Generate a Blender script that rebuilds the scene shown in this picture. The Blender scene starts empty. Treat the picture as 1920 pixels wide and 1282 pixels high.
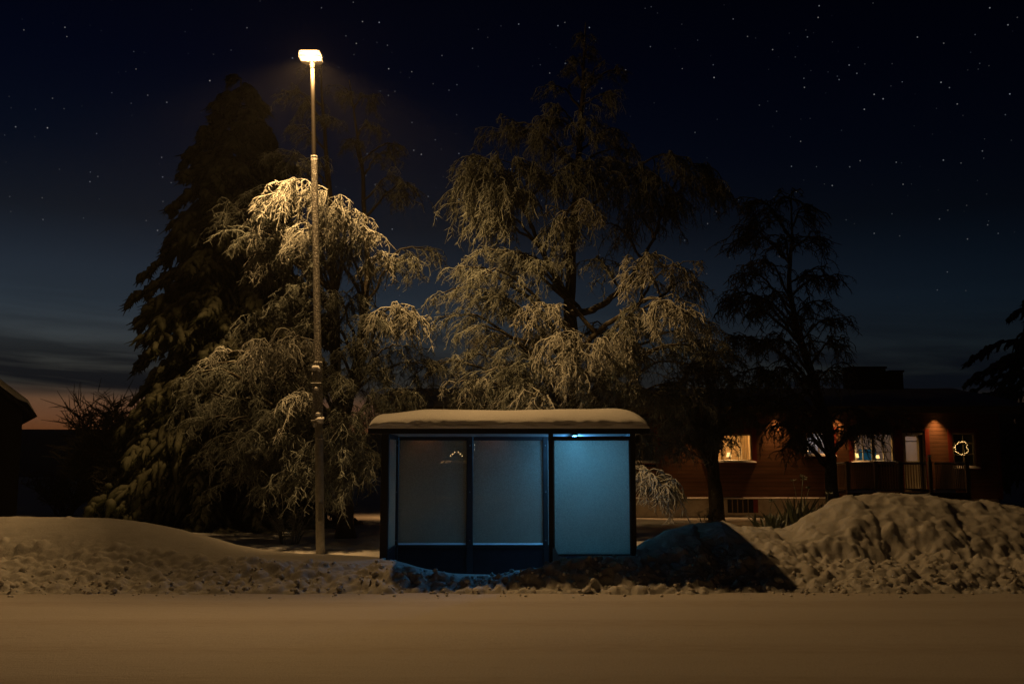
import bpy, math, random
import numpy as np
from mathutils import Vector

# ------------------------------------------------------------------ camera
sc = bpy.context.scene
C = sc.collection
PI = math.pi
rng = np.random.default_rng(7)
random.seed(7)
CAM_Z = 1.65
PITCH = math.radians(7.45)
FPX = 35.0 / 36.0 * 1920
cam = bpy.data.objects.new('camera', bpy.data.cameras.new('camera'))
C.objects.link(cam)
cam.location = (0, 0, CAM_Z)
cam.rotation_euler = (PI / 2 + PITCH, 0, 0)
cam.data.lens = 35
cam.data.sensor_width = 36
cam.data.clip_end = 3000
sc.camera = cam


def at(px, py, Y):
    """the point at distance Y that a pixel of the 1920-wide photograph looks at"""
    r, u = (px - 960) / FPX, (641 - py) / FPX
    d = (r, math.cos(PITCH) - u * math.sin(PITCH), math.sin(PITCH) + u * math.cos(PITCH))
    k = Y / d[1]
    return np.array((d[0] * k, Y, CAM_Z + d[2] * k))


# ------------------------------------------------------------------ colour management, render settings
sc.view_settings.view_transform = 'Standard'
sc.view_settings.look = 'None'
sc.view_settings.exposure = 0
sc.view_settings.gamma = 1
sc.view_settings.use_curve_mapping = False
cy = sc.cycles
cy.use_denoising = True
cy.max_bounces = 6
cy.diffuse_bounces = 3
cy.glossy_bounces = 2
cy.transmission_bounces = 4
cy.transparent_max_bounces = 12
cy.sample_clamp_indirect = 2.0
cy.caustics_reflective = False
cy.caustics_refractive = False

# ------------------------------------------------------------------ world: blue hour sky, cloud streaks, stars
SKY_STRENGTH = 0.115
world = bpy.data.worlds.new('World')
sc.world = world
world.use_nodes = True
nt = world.node_tree
N, L = nt.nodes, nt.links
bg = N['Background']


def nd(tree, t, **kw):
    n = tree.nodes.new(t)
    for k, v in kw.items():
        setattr(n, k, v)
    return n


def mth(tree, op, a, b=None, c=None, clamp=False):
    n = tree.nodes.new('ShaderNodeMath')
    n.operation = op
    n.use_clamp = clamp
    for i, v in enumerate((a, b, c)):
        if v is None:
            continue
        if isinstance(v, (int, float)):
            n.inputs[i].default_value = v
        else:
            tree.links.new(v, n.inputs[i])
    return n.outputs[0]


def ramp(tree, fac, stops, interp='LINEAR'):
    n = tree.nodes.new('ShaderNodeValToRGB')
    n.color_ramp.interpolation = interp
    e = n.color_ramp.elements
    while len(e) < len(stops):
        e.new(0.5)
    for i, (p, c) in enumerate(stops):
        e[i].position = p
        e[i].color = (c, c, c, 1) if isinstance(c, (int, float)) else (*c, 1)
    tree.links.new(fac, n.inputs[0])
    return n.outputs[0]


def mixc(tree, fac, a, b, mode='MIX'):
    n = tree.nodes.new('ShaderNodeMix')
    n.data_type = 'RGBA'
    n.blend_type = mode
    n.clamp_factor = True
    for sock, v in ((n.inputs[0], fac), (n.inputs[6], a), (n.inputs[7], b)):
        if isinstance(v, (int, float)):
            sock.default_value = v
        elif isinstance(v, tuple):
            sock.default_value = (*v, 1)
        else:
            tree.links.new(v, sock)
    return n.outputs[2]


sky = nd(nt, 'ShaderNodeTexSky', sky_type='NISHITA', sun_disc=False)
sky.sun_elevation = math.radians(-5)
sky.sun_rotation = math.radians(-35)
tc = N.new('ShaderNodeTexCoord')
sep = N.new('ShaderNodeSeparateXYZ')
L.new(tc.outputs['Generated'], sep.inputs[0])
zz = sep.outputs[2]
az = mth(nt, 'ARCTAN2', sep.outputs[0], sep.outputs[1])           # 0 straight ahead, negative to the left
# elevation falloff of the twilight and its tint
ft = ramp(nt, mth(nt, 'MULTIPLY', zz, 1.0, clamp=True),
          [(0.0, (3.4, 3.6, 6.0)), (0.04, (10.0, 6.6, 10.0)), (0.066, (9.6, 6.4, 7.0)), (0.082, (4.4, 4.8, 6.4)), (0.10, (5.0, 5.5, 6.8)), (0.155, (3.4, 4.4, 5.9)),
           (0.24, (1.5, 1.7, 2.2)), (0.30, (0.62, 0.98, 1.9)), (0.38, (0.20, 0.50, 1.6)), (0.55, (0.09, 0.24, 0.9)), (1.0, (0.06, 0.18, 0.7))])
tw = mixc(nt, 1.0, sky.outputs[0], ft, 'MULTIPLY')
tw = mixc(nt, 1.0, tw, ramp(nt, mth(nt, 'MULTIPLY_ADD', az, 0.5, 0.5, clamp=True), [(0.0, 1.0), (0.48, 1.0), (0.62, (0.72, 0.84, 0.95)), (0.72, (0.55, 0.80, 1.0))]), 'MULTIPLY')
# cloud streaks low in the sky
cmap = N.new('ShaderNodeCombineXYZ')
L.new(mth(nt, 'MULTIPLY', az, 3.2), cmap.inputs[0])
L.new(mth(nt, 'ADD', mth(nt, 'MULTIPLY', zz, 36.0), mth(nt, 'MULTIPLY', az, 1.2)), cmap.inputs[1])
cn = nd(nt, 'ShaderNodeTexNoise')
cn.inputs['Scale'].default_value = 1.0
cn.inputs['Detail'].default_value = 5
cn.inputs['Roughness'].default_value = 0.55
cn.inputs['Distortion'].default_value = 0.4
L.new(cmap.outputs[0], cn.inputs['Vector'])
band = ramp(nt, zz, [(0.066, 0.0), (0.076, 1.0), (0.10, 0.95), (0.125, 0.6), (0.15, 0.3), (0.19, 0.0)])
cden = ramp(nt, cn.outputs[0], [(0.36, 0.0), (0.56, 1.0)])
cloud = mth(nt, 'MULTIPLY', band, mth(nt, 'ADD', mth(nt, 'MULTIPLY', cden, 0.86), 0.08))
tw = mixc(nt, cloud, tw, (0.022, 0.034, 0.060))
# stars
vor = nd(nt, 'ShaderNodeTexVoronoi')
vor.feature = 'F1'
vor.inputs['Scale'].default_value = 135
L.new(tc.outputs['Generated'], vor.inputs['Vector'])
vs = N.new('ShaderNodeSeparateColor')
L.new(vor.outputs['Color'], vs.inputs[0])
core = ramp(nt, vor.outputs['Distance'], [(0.035, 1.0), (0.10, 0.0)])
mag = mth(nt, 'POWER', vs.outputs[0], 4.5)
star = mth(nt, 'MULTIPLY', mth(nt, 'MULTIPLY', core, mag), ramp(nt, zz, [(0.14, 0.0), (0.26, 1.0)]))
starc = mixc(nt, vs.outputs[1], (0.75, 0.85, 1.0), (1.0, 0.93, 0.85))
stars = mixc(nt, 1.0, starc, mth(nt, 'MULTIPLY', star, 2.7), 'MULTIPLY')
full = mixc(nt, 1.0, tw, stars, 'ADD')
L.new(full, bg.inputs[0])
bg.inputs[1].default_value = SKY_STRENGTH

# ------------------------------------------------------------------ light values
LAMP_COL = (1.0, 0.565, 0.205)
LAMP_W = 3000
LED_COL = (0.13, 0.48, 1.0)
LED_W = 20
SPOT_COL = (1.0, 0.48, 0.16)
SPOT_W = 125


# ------------------------------------------------------------------ mesh helpers
def link(o, parent=None, label=None, cat=None, group=None, kind=None):
    C.objects.link(o)
    if parent is not None:
        o.parent = parent
        pw = parent
        off = Vector((0, 0, 0))
        while pw is not None:
            off += pw.location
            pw = pw.parent
        o.location = o.location - off
    for k, v in (('label', label), ('category', cat), ('group', group), ('kind', kind)):
        if v:
            o[k] = v
    return o


def empty(name, loc, label, cat, group=None):
    o = bpy.data.objects.new(name, None)
    o.location = loc
    o.empty_display_size = 0.2
    return link(o, None, label, cat, group)


class MB:
    """collects quads and triangles in numpy and links them as one mesh object"""

    def __init__(s):
        s.v, s.q, s.t, s.n = [], [], [], 0

    def add(s, v, q=None, t=None):
        v = np.asarray(v, float).reshape(-1, 3)
        if q is not None and len(q):
            s.q.append(np.asarray(q, int).reshape(-1, 4) + s.n)
        if t is not None and len(t):
            s.t.append(np.asarray(t, int).reshape(-1, 3) + s.n)
        s.v.append(v)
        s.n += len(v)
        return s

    def box(s, x0, x1, y0, y1, z0, z1, bev=0.0):
        x0, x1, y0, y1, z0, z1 = min(x0, x1), max(x0, x1), min(y0, y1), max(y0, y1), min(z0, z1), max(z0, z1)
        if bev <= 0:
            v = [(x, y, z) for z in (z0, z1) for y in (y0, y1) for x in (x0, x1)]
            return s.add(v, [(0, 2, 3, 1), (4, 5, 7, 6), (0, 1, 5, 4), (2, 6, 7, 3), (0, 4, 6, 2), (1, 3, 7, 5)])
        b = bev
        V, idx = [], {}

        def p(x, y, z):
            k = (round(x, 6), round(y, 6), round(z, 6))
            if k not in idx:
                idx[k] = len(V)
                V.append(k)
            return idx[k]
        X, Y, Z = (x0, x1), (y0, y1), (z0, z1)
        I = lambda a, i: a[i] + (b if i == 0 else -b)
        q, t = [], []
        for i in (0, 1):
            q.append([p(X[i], I(Y, a), I(Z, c)) for a, c in ((0, 0), (1, 0), (1, 1), (0, 1))][::(1 if i else -1)])
            q.append([p(I(X, a), Y[i], I(Z, c)) for a, c in ((0, 0), (0, 1), (1, 1), (1, 0))][::(1 if i else -1)])
            q.append([p(I(X, a), I(Y, c), Z[i]) for a, c in ((0, 0), (1, 0), (1, 1), (0, 1))][::(1 if i else -1)])
        for i in (0, 1):
            for j in (0, 1):
                f = 1 if i == j else -1
                q.append([p(X[i], I(Y, j), I(Z, 0)), p(I(X, i), Y[j], I(Z, 0)), p(I(X, i), Y[j], I(Z, 1)), p(X[i], I(Y, j), I(Z, 1))][::f])
                q.append([p(X[i], I(Y, 0), I(Z, j)), p(X[i], I(Y, 1), I(Z, j)), p(I(X, i), I(Y, 1), Z[j]), p(I(X, i), I(Y, 0), Z[j])][::f])
                q.append([p(I(X, 0), Y[i], I(Z, j)), p(I(X, 0), I(Y, i), Z[j]), p(I(X, 1), I(Y, i), Z[j]), p(I(X, 1), Y[i], I(Z, j))][::f])
                for k in (0, 1):
                    t.append([p(X[i], I(Y, j), I(Z, k)), p(I(X, i), Y[j], I(Z, k)), p(I(X, i), I(Y, j), Z[k])][::(f if k else -f)])
        return s.add(V, q, t)

    def tubes(s, P, R, k=3, cap=False):
        """P (m,n,3) centre lines, R (m,n) radii"""
        P = np.asarray(P, float)
        if P.ndim == 2:
            P = P[None]
        R = np.broadcast_to(np.asarray(R, float), P.shape[:2])
        m, n, _ = P.shape
        T = np.gradient(P, axis=1)
        T /= np.linalg.norm(T, axis=2, keepdims=True) + 1e-9
        mean = P[:, -1] - P[:, 0]
        ref = np.where((np.abs(mean[:, 2]) > 0.8 * np.linalg.norm(mean, axis=1))[:, None], np.array([1.0, 0.13, 0]), np.array([0.0, 0.1, 1.0]))
        A = np.cross(T, ref[:, None, :])
        A /= np.linalg.norm(A, axis=2, keepdims=True) + 1e-9
        B = np.cross(T, A)
        ang = np.arange(k) * 2 * PI / k
        V = P[:, :, None, :] + R[:, :, None, None] * (np.cos(ang)[None, None, :, None] * A[:, :, None, :] + np.sin(ang)[None, None, :, None] * B[:, :, None, :])
        idx = np.arange(m * n * k).reshape(m, n, k)
        a, b = idx[:, :-1], idx[:, 1:]
        q = np.stack([a, np.roll(a, -1, 2), np.roll(b, -1, 2), b], -1).reshape(-1, 4)
        t = None
        if cap:
            V = np.concatenate([V.reshape(m, -1, 3), P[:, :1], P[:, -1:]], 1)
            st = n * k + 2
            idx = (np.arange(m) * st)[:, None, None] + np.arange(n * k).reshape(1, n, k)
            a, b = idx[:, :-1], idx[:, 1:]
            q = np.stack([a, np.roll(a, -1, 2), np.roll(b, -1, 2), b], -1).reshape(-1, 4)
            c0 = (np.arange(m) * st + n * k)[:, None] + np.zeros((1, k), int)
            t = np.concatenate([np.stack([c0, np.roll(idx[:, 0], -1, 1), idx[:, 0]], -1).reshape(-1, 3),
                                np.stack([c0 + 1, idx[:, -1], np.roll(idx[:, -1], -1, 1)], -1).reshape(-1, 3)])
        return s.add(V, q, t)

    def grid(s, V):
        """V (a,b,3) sheet"""
        a, b, _ = V.shape
        i = np.arange(a * b).reshape(a, b)
        return s.add(V, np.stack([i[:-1, :-1], i[:-1, 1:], i[1:, 1:], i[1:, :-1]], -1).reshape(-1, 4))

    def lathe(s, cx, cy, prof, k=12):
        prof = np.asarray(prof, float)
        P = np.stack([np.full(len(prof), cx), np.full(len(prof), cy), prof[:, 1]], -1)
        ang = np.arange(k) * 2 * PI / k
        V = P[:, None, :] + prof[:, 0][:, None, None] * np.stack([np.cos(ang), np.sin(ang), 0 * ang], -1)[None]
        n = len(prof)
        i = np.arange(n * k).reshape(n, k)
        a, b = i[:-1], i[1:]
        return s.add(V, np.stack([a, np.roll(a, -1, 1), np.roll(b, -1, 1), b], -1).reshape(-1, 4))

    def mesh(s, name, mat, smooth=False, origin=None):
        me = bpy.data.meshes.new(name)
        V = np.concatenate(s.v)
        if origin is not None:
            V = V - np.asarray(origin, float)
        Q = np.concatenate(s.q) if s.q else np.zeros((0, 4), int)
        T = np.concatenate(s.t) if s.t else np.zeros((0, 3), int)
        me.vertices.add(len(V))
        me.vertices.foreach_set('co', V.ravel().astype(np.float32))
        me.loops.add(len(Q) * 4 + len(T) * 3)
        me.loops.foreach_set('vertex_index', np.concatenate([Q.ravel(), T.ravel()]).astype(np.int32))
        me.polygons.add(len(Q) + len(T))
        me.polygons.foreach_set('loop_start', np.concatenate([np.arange(len(Q)) * 4, len(Q) * 4 + np.arange(len(T)) * 3]).astype(np.int32))
        me.polygons.foreach_set('use_smooth', np.full(len(Q) + len(T), bool(smooth)))
        me.materials.append(mat)
        me.update(calc_edges=True)
        return me

    def build(s, name, mat, parent=None, smooth=False, origin=None, label=None, cat=None, group=None, kind=None):
        V = np.concatenate(s.v)
        if origin is None:
            origin = (V.min(0) + V.max(0)) / 2
            origin[2] = V[:, 2].min()
        o = bpy.data.objects.new(name, s.mesh(name, mat, smooth, origin))
        o.location = origin
        return link(o, parent, label, cat, group, kind)


# ------------------------------------------------------------------ noise in numpy
_H = rng.random((256, 256))


def vnoise(x, y):
    xi, yi = np.floor(x).astype(int), np.floor(y).astype(int)
    fx, fy = x - xi, y - yi
    fx, fy = fx * fx * (3 - 2 * fx), fy * fy * (3 - 2 * fy)
    h = lambda a, b: _H[a % 256, b % 256]
    return (h(xi, yi) * (1 - fx) + h(xi + 1, yi) * fx) * (1 - fy) + (h(xi, yi + 1) * (1 - fx) + h(xi + 1, yi + 1) * fx) * fy - 0.5


def fbm(x, y, f=1.0, o=4, g=0.5):
    s, a = 0, 1.0
    for i in range(o):
        s = s + a * vnoise(x * f + 17.3 * i, y * f + 9.1 * i)
        a *= g
        f *= 2.03
    return s


def sstep(a, b, x):
    t = np.clip((x - a) / (b - a), 0, 1)
    return t * t * (3 - 2 * t)


# ------------------------------------------------------------------ materials
def mat(name):
    m = bpy.data.materials.new(name)
    m.use_nodes = True
    t = m.node_tree
    return m, t, t.nodes['Principled BSDF']


def noise(t, scale, detail=4, rough=0.55, coord='Object', stretch=None):
    c = t.nodes.new('ShaderNodeTexCoord')
    n = t.nodes.new('ShaderNodeTexNoise')
    n.inputs['Scale'].default_value = scale
    n.inputs['Detail'].default_value = detail
    n.inputs['Roughness'].default_value = rough
    v = t.nodes.new('ShaderNodeNewGeometry').outputs['Position'] if coord == 'World' else c.outputs[coord]
    if stretch:
        mp = t.nodes.new('ShaderNodeMapping')
        mp.inputs['Scale'].default_value = stretch
        t.links.new(v, mp.inputs[0])
        v = mp.outputs[0]
    t.links.new(v, n.inputs['Vector'])
    return n.outputs[0]


def bump(t, bs, h, strength=0.4, dist=0.02):
    b = t.nodes.new('ShaderNodeBump')
    b.inputs['Strength'].default_value = strength
    b.inputs['Distance'].default_value = dist
    t.links.new(h, b.inputs['Height'])
    t.links.new(b.outputs[0], bs.inputs['Normal'])
    return b


def simple(name, c1, c2=None, scale=8, rough=0.7, bs=0.0, bd=0.01, metal=0, stretch=None, spec=0.3, detail=4, coord='Object'):
    m, t, b = mat(name)
    b.inputs['Roughness'].default_value = rough
    b.inputs['Metallic'].default_value = metal
    b.inputs['Specular IOR Level'].default_value = spec
    if c2 is None:
        c2 = tuple(x * 0.75 for x in c1)
    n = noise(t, scale, detail=detail, stretch=stretch, coord=coord)
    t.links.new(ramp(t, n, [(0.3, c2), (0.7, c1)]), b.inputs['Base Color'])
    if bs:
        bump(t, b, n, bs, bd)
    return m


def snow_mat(name, lo, hi, big=0.6, fine=60, bs=0.5, bd=0.02, sss=0):
    m, t, b = mat(name)
    b.inputs['Roughness'].default_value = 0.65
    b.inputs['Specular IOR Level'].default_value = 0.25
    if sss:
        b.inputs['Subsurface Weight'].default_value = sss
        b.inputs['Subsurface Radius'].default_value = (1.0, 0.9, 0.75)
        b.inputs['Subsurface Scale'].default_value = 0.045
    n1 = noise(t, big, 5)
    n2 = noise(t, fine, 6, 0.7)
    col = ramp(t, n1, [(0.3, lo), (0.7, hi)])
    t.links.new(mixc(t, 0.25, col, ramp(t, n2, [(0.35, tuple(x * 0.7 for x in lo)), (0.65, hi)])), b.inputs['Base Color'])
    bump(t, b, n2, bs, bd)
    return m


M = {}
M['snow'] = snow_mat('fresh_snow', (0.76, 0.77, 0.78), (0.84, 0.84, 0.84), 0.5, 45, 0.5, 0.015)
M['bank_snow'] = snow_mat('ploughed_snow', (0.50, 0.485, 0.46), (0.62, 0.61, 0.59), 1.2, 30, 0.6, 0.02, 0.85)


def road_mat():
    m, t, b = mat('packed_snow_road')
    b.inputs['Roughness'].default_value = 0.6
    b.inputs['Specular IOR Level'].default_value = 0.2
    n1 = noise(t, 1.0, 5, 0.6, 'Object', (0.12, 1.6, 1))      # long streaks along the road
    n2 = noise(t, 55, 6, 0.75, 'Object')
    n3 = noise(t, 9, 5, 0.6, 'Object', (0.35, 1.0, 1))
    col = ramp(t, n1, [(0.3, (0.56, 0.52, 0.48)), (0.72, (0.64, 0.60, 0.56))])
    col = mixc(t, 0.5, col, ramp(t, n2, [(0.36, (0.36, 0.32, 0.29)), (0.58, (0.68, 0.65, 0.62))]))
    col = mixc(t, ramp(t, n3, [(0.60, 0.0), (0.75, 0.45)]), col, (0.40, 0.34, 0.29))
    # faint wheel tracks: the snow is pressed a little darker in four wavering bands
    p = t.nodes.new('ShaderNodeNewGeometry')
    s = t.nodes.new('ShaderNodeSeparateXYZ')
    t.links.new(p.outputs['Position'], s.inputs[0])
    yy = mth(t, 'ADD', s.outputs[1], mth(t, 'MULTIPLY', n1, 0.7))
    wv = mth(t, 'SINE', mth(t, 'MULTIPLY', yy, 3.9))
    tr = mth(t, 'MULTIPLY', ramp(t, mth(t, 'MULTIPLY_ADD', wv, 0.5, 0.5), [(0.55, 0.0), (0.95, 1.0)]), ramp(t, n3, [(0.35, 0.25), (0.6, 1.0)]))
    col = mixc(t, mth(t, 'MULTIPLY', tr, 0.55), col, (0.46, 0.40, 0.35))
    g = t.nodes.new('ShaderNodeTexVoronoi')
    g.inputs['Scale'].default_value = 8
    t.links.new(p.outputs['Position'], g.inputs['Vector'])
    gd = ramp(t, g.outputs['Distance'], [(0.10, 1.0), (0.17, 0.0)])
    gc = t.nodes.new('ShaderNodeSeparateColor')
    t.links.new(g.outputs['Color'], gc.inputs[0])
    near_edge = ramp(t, mth(t, 'MULTIPLY_ADD', s.outputs[1], 0.25, -2.6, clamp=True), [(0.0, 0.05), (0.55, 0.25), (0.8, 1.0)])
    gm = mth(t, 'MULTIPLY', mth(t, 'MULTIPLY', gd, ramp(t, gc.outputs[0], [(0.6, 0.0), (0.75, 1.0)])), near_edge)
    col = mixc(t, mth(t, 'MULTIPLY', gm, 0.75), col, (0.22, 0.17, 0.13))
    t.links.new(col, b.inputs['Base Color'])
    hh = mth(t, 'ADD', mth(t, 'MULTIPLY', n2, 0.6), mth(t, 'MULTIPLY', n3, 1.0))
    bump(t, b, hh, 0.8, 0.02)
    return m


M['road'] = road_mat()


def frost_twig_mat(name, frost, bark, lo=0.0, hi=0.55):
    """rime and snow on the upper side, bark showing below"""
    m, t, b = mat(name)
    b.inputs['Roughness'].default_value = 0.75
    b.inputs['Specular IOR Level'].default_value = 0.2
    g = t.nodes.new('ShaderNodeNewGeometry')
    s = t.nodes.new('ShaderNodeSeparateXYZ')
    t.links.new(g.outputs['Normal'], s.inputs[0])
    n = noise(t, 14, 4, 0.7, 'Object')
    n2 = noise(t, 2.2, 3, 0.6, 'Object')
    f = mth(t, 'ADD', s.outputs[2], mth(t, 'MULTIPLY', mth(t, 'SUBTRACT', n, 0.5), 1.6))
    f = mth(t, 'ADD', f, mth(t, 'MULTIPLY', mth(t, 'SUBTRACT', n2, 0.5), 1.5))
    fac = ramp(t, mth(t, 'MULTIPLY_ADD', f, 0.5, 0.5, clamp=True), [(max(0, 0.5 + lo * 0.5), 0.0), (min(1, 0.5 + hi * 0.5), 1.0)])
    t.links.new(mixc(t, fac, bark, frost), b.inputs['Base Color'])
    return m


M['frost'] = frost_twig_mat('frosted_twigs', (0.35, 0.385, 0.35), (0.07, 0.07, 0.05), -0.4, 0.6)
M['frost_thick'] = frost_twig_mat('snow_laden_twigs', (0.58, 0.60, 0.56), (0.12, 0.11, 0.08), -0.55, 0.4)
M['frost_thin'] = frost_twig_mat('thinly_frosted_twigs', (0.36, 0.39, 0.35), (0.06, 0.058, 0.042), -0.6, 0.5)
M['dark_twig'] = frost_twig_mat('dark_twigs', (0.24, 0.24, 0.19), (0.035, 0.031, 0.022), -0.3, 0.7)
M['bark'] = frost_twig_mat('birch_bark', (0.42, 0.41, 0.36), (0.07, 0.058, 0.04), 0.25, 0.9)
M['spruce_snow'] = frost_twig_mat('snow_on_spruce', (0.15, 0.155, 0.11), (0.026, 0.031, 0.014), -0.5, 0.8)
M['needle'] = simple('spruce_needles', (0.032, 0.040, 0.016), (0.014, 0.018, 0.008), 30, 0.8)
M['leaf_frost'] = frost_twig_mat('frosted_leaves', (0.40, 0.42, 0.36), (0.08, 0.09, 0.05), -0.3, 0.8)
M['galv'] = None


def pole_mat():
    m, t, b = mat('frosted_galvanised_steel')
    b.inputs['Roughness'].default_value = 0.6
    n = noise(t, 70, 3, 0.6)
    v = t.nodes.new('ShaderNodeTexVoronoi')
    v.inputs['Scale'].default_value = 38
    c = t.nodes.new('ShaderNodeTexCoord')
    t.links.new(c.outputs['Object'], v.inputs['Vector'])
    d = ramp(t, v.outputs['Distance'], [(0.15, 1.0), (0.5, 0.0)])
    t.links.new(mixc(t, d, (0.30, 0.29, 0.26), (0.70, 0.70, 0.68)), b.inputs['Base Color'])
    bump(t, b, mth(t, 'ADD', d, mth(t, 'MULTIPLY', n, 0.4)), 0.8, 0.012)
    return m


M['pole'] = pole_mat()
M['steel'] = simple('grey_steel', (0.20, 0.20, 0.19), (0.12, 0.12, 0.11), 20, 0.5, 0.2, 0.004, metal=0.4)
M['post_grey'] = simple('dull_grey_post', (0.34, 0.33, 0.29), (0.22, 0.21, 0.18), 12, 0.6, 0.2, 0.004)
M['shaded_steel'] = simple('shade_darkened_steel', (0.034, 0.028, 0.022), (0.02, 0.017, 0.014), 20, 0.6, 0.2, 0.004)  # pole top: shade under the lamp head put into the colour
M['black_frame'] = simple('black_painted_aluminium', (0.018, 0.02, 0.024), (0.010, 0.011, 0.013), 14, 0.42, 0.1, 0.002, spec=0.5)
M['kick_panel'] = simple('dark_painted_panel', (0.012, 0.014, 0.020), (0.007, 0.008, 0.012), 6, 0.55, 0.1, 0.002)
M['soffit_white'] = simple('shelter_ceiling', (0.42, 0.43, 0.45), (0.30, 0.31, 0.33), 4, 0.6)


def emit(name, col, strength):
    m = bpy.data.materials.new(name)
    m.use_nodes = True
    t = m.node_tree
    t.nodes.remove(t.nodes['Principled BSDF'])
    e = t.nodes.new('ShaderNodeEmission')
    e.inputs[0].default_value = (*col, 1)
    e.inputs[1].default_value = strength
    t.links.new(e.outputs[0], t.nodes['Material Output'].inputs[0])
    return m


def frosted_glass(name, f_lo, f_hi, z_lo, z_hi, tint=(0.62, 0.64, 0.64), transl=0.5):
    """glass under rime: thick rime low on the pane, thinner towards the top, speckled"""
    m = bpy.data.materials.new(name)
    m.use_nodes = True
    t = m.node_tree
    t.nodes.remove(t.nodes['Principled BSDF'])
    n1 = noise(t, 2.2, 5, 0.65)
    n2 = noise(t, 75, 5, 0.8)
    c = t.nodes.new('ShaderNodeTexCoord')
    s = t.nodes.new('ShaderNodeSeparateXYZ')
    t.links.new(c.outputs['Object'], s.inputs[0])
    h = mth(t, 'DIVIDE', mth(t, 'SUBTRACT', s.outputs[2], z_lo), z_hi - z_lo, clamp=True)
    f = mth(t, 'ADD', mth(t, 'MULTIPLY', h, f_hi - f_lo), f_lo)
    f = mth(t, 'ADD', f, mth(t, 'MULTIPLY', mth(t, 'SUBTRACT', n1, 0.5), 0.35))
    f = mth(t, 'ADD', f, mth(t, 'MULTIPLY', mth(t, 'SUBTRACT', n2, 0.5), 0.5), clamp=True)
    col = mixc(t, ramp(t, n2, [(0.35, 0.0), (0.65, 1.0)]), tuple(x * 0.68 for x in tint), tint)
    df = t.nodes.new('ShaderNodeBsdfDiffuse')
    tl = t.nodes.new('ShaderNodeBsdfTranslucent')
    t.links.new(col, df.inputs[0])
    t.links.new(col, tl.inputs[0])
    mx = t.nodes.new('ShaderNodeMixShader')
    mx.inputs[0].default_value = transl
    t.links.new(df.outputs[0], mx.inputs[1])
    t.links.new(tl.outputs[0], mx.inputs[2])
    tr = t.nodes.new('ShaderNodeBsdfTransparent')
    tr.inputs[0].default_value = (0.80, 0.83, 0.83, 1)
    gl = t.nodes.new('ShaderNodeBsdfGlossy')
    gl.inputs['Roughness'].default_value = 0.3
    gm = t.nodes.new('ShaderNodeMixShader')
    gm.inputs[0].default_value = 0.0
    t.links.new(tr.outputs[0], gm.inputs[1])
    t.links.new(gl.outputs[0], gm.inputs[2])
    o = t.nodes.new('ShaderNodeMixShader')
    t.links.new(f, o.inputs[0])
    t.links.new(gm.outputs[0], o.inputs[1])
    t.links.new(mx.outputs[0], o.inputs[2])
    t.links.new(o.outputs[0], t.nodes['Material Output'].inputs[0])
    return m


def clear_glass(name):
    m = bpy.data.materials.new(name)
    m.use_nodes = True
    t = m.node_tree
    t.nodes.remove(t.nodes['Principled BSDF'])
    tr = t.nodes.new('ShaderNodeBsdfTransparent')
    tr.inputs[0].default_value = (0.93, 0.94, 0.93, 1)
    gl = t.nodes.new('ShaderNodeBsdfGlossy')
    gl.inputs['Roughness'].default_value = 0.04
    mx = t.nodes.new('ShaderNodeMixShader')
    n = noise(t, 5, 3)
    t.links.new(ramp(t, n, [(0.3, 0.04), (0.8, 0.10)]), mx.inputs[0])
    t.links.new(tr.outputs[0], mx.inputs[1])
    t.links.new(gl.outputs[0], mx.inputs[2])
    t.links.new(mx.outputs[0], t.nodes['Material Output'].inputs[0])
    return m


M['rear_glass'] = frosted_glass('rimed_rear_glass', 1.0, 0.42, 0.0, 1.75, (0.62, 0.66, 0.56), 0.6)
M['front_glass'] = frosted_glass('rimed_front_glass', 0.97, 0.93, 0.0, 1.75, (0.80, 0.81, 0.72), 0.62)
M['side_glass'] = frosted_glass('rimed_side_glass', 1.0, 0.95, 0.0, 1.75, (0.70, 0.71, 0.64), 0.7)
M['pane'] = clear_glass('window_glass')
M['board'] = simple('red_painted_boards', (0.165, 0.080, 0.040), (0.10, 0.046, 0.022), 3.0, 0.8, stretch=(0.35, 1, 2.2), coord='World')
M['trim_red'] = simple('red_window_trim', (0.20, 0.028, 0.014), (0.13, 0.018, 0.010), 6, 0.6, 0.2, 0.004)
M['frame_cream'] = simple('cream_window_frame', (0.44, 0.38, 0.24), (0.33, 0.28, 0.17), 9, 0.5, 0.1, 0.003)
M['fascia'] = simple('olive_fascia_board', (0.22, 0.19, 0.085), (0.14, 0.12, 0.055), 3, 0.6, 0.2, 0.004, stretch=(0.2, 1, 4))
M['concrete'] = simple('pale_plinth', (0.42, 0.37, 0.29), (0.30, 0.26, 0.20), 5, 0.85, 0.3, 0.006)
M['brick_dark'] = simple('dark_chimney', (0.035, 0.030, 0.028), (0.02, 0.018, 0.016), 9, 0.85, 0.4, 0.01)
M['black'] = simple('black_iron', (0.020, 0.018, 0.016), (0.012, 0.011, 0.010), 15, 0.5)
M['rail'] = simple('weathered_railing_wood', (0.30, 0.22, 0.12), (0.20, 0.14, 0.075), 8, 0.7, 0.3, 0.004, stretch=(1, 1, 0.2))
M['deck'] = simple('brown_deck_boards', (0.10, 0.06, 0.035), (0.06, 0.035, 0.02), 6, 0.8, 0.3, 0.005)
M['curtain'] = simple('linen_curtain', (0.72, 0.66, 0.54), (0.58, 0.52, 0.42), 12, 0.9)
_t = M['curtain'].node_tree
_tl, _mx = _t.nodes.new('ShaderNodeBsdfTranslucent'), _t.nodes.new('ShaderNodeMixShader')
_tl.inputs[0].default_value = (0.7, 0.64, 0.52, 1)
_mx.inputs[0].default_value = 0.5
_t.links.new(_t.nodes['Principled BSDF'].outputs[0], _mx.inputs[1])
_t.links.new(_tl.outputs[0], _mx.inputs[2])
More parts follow.
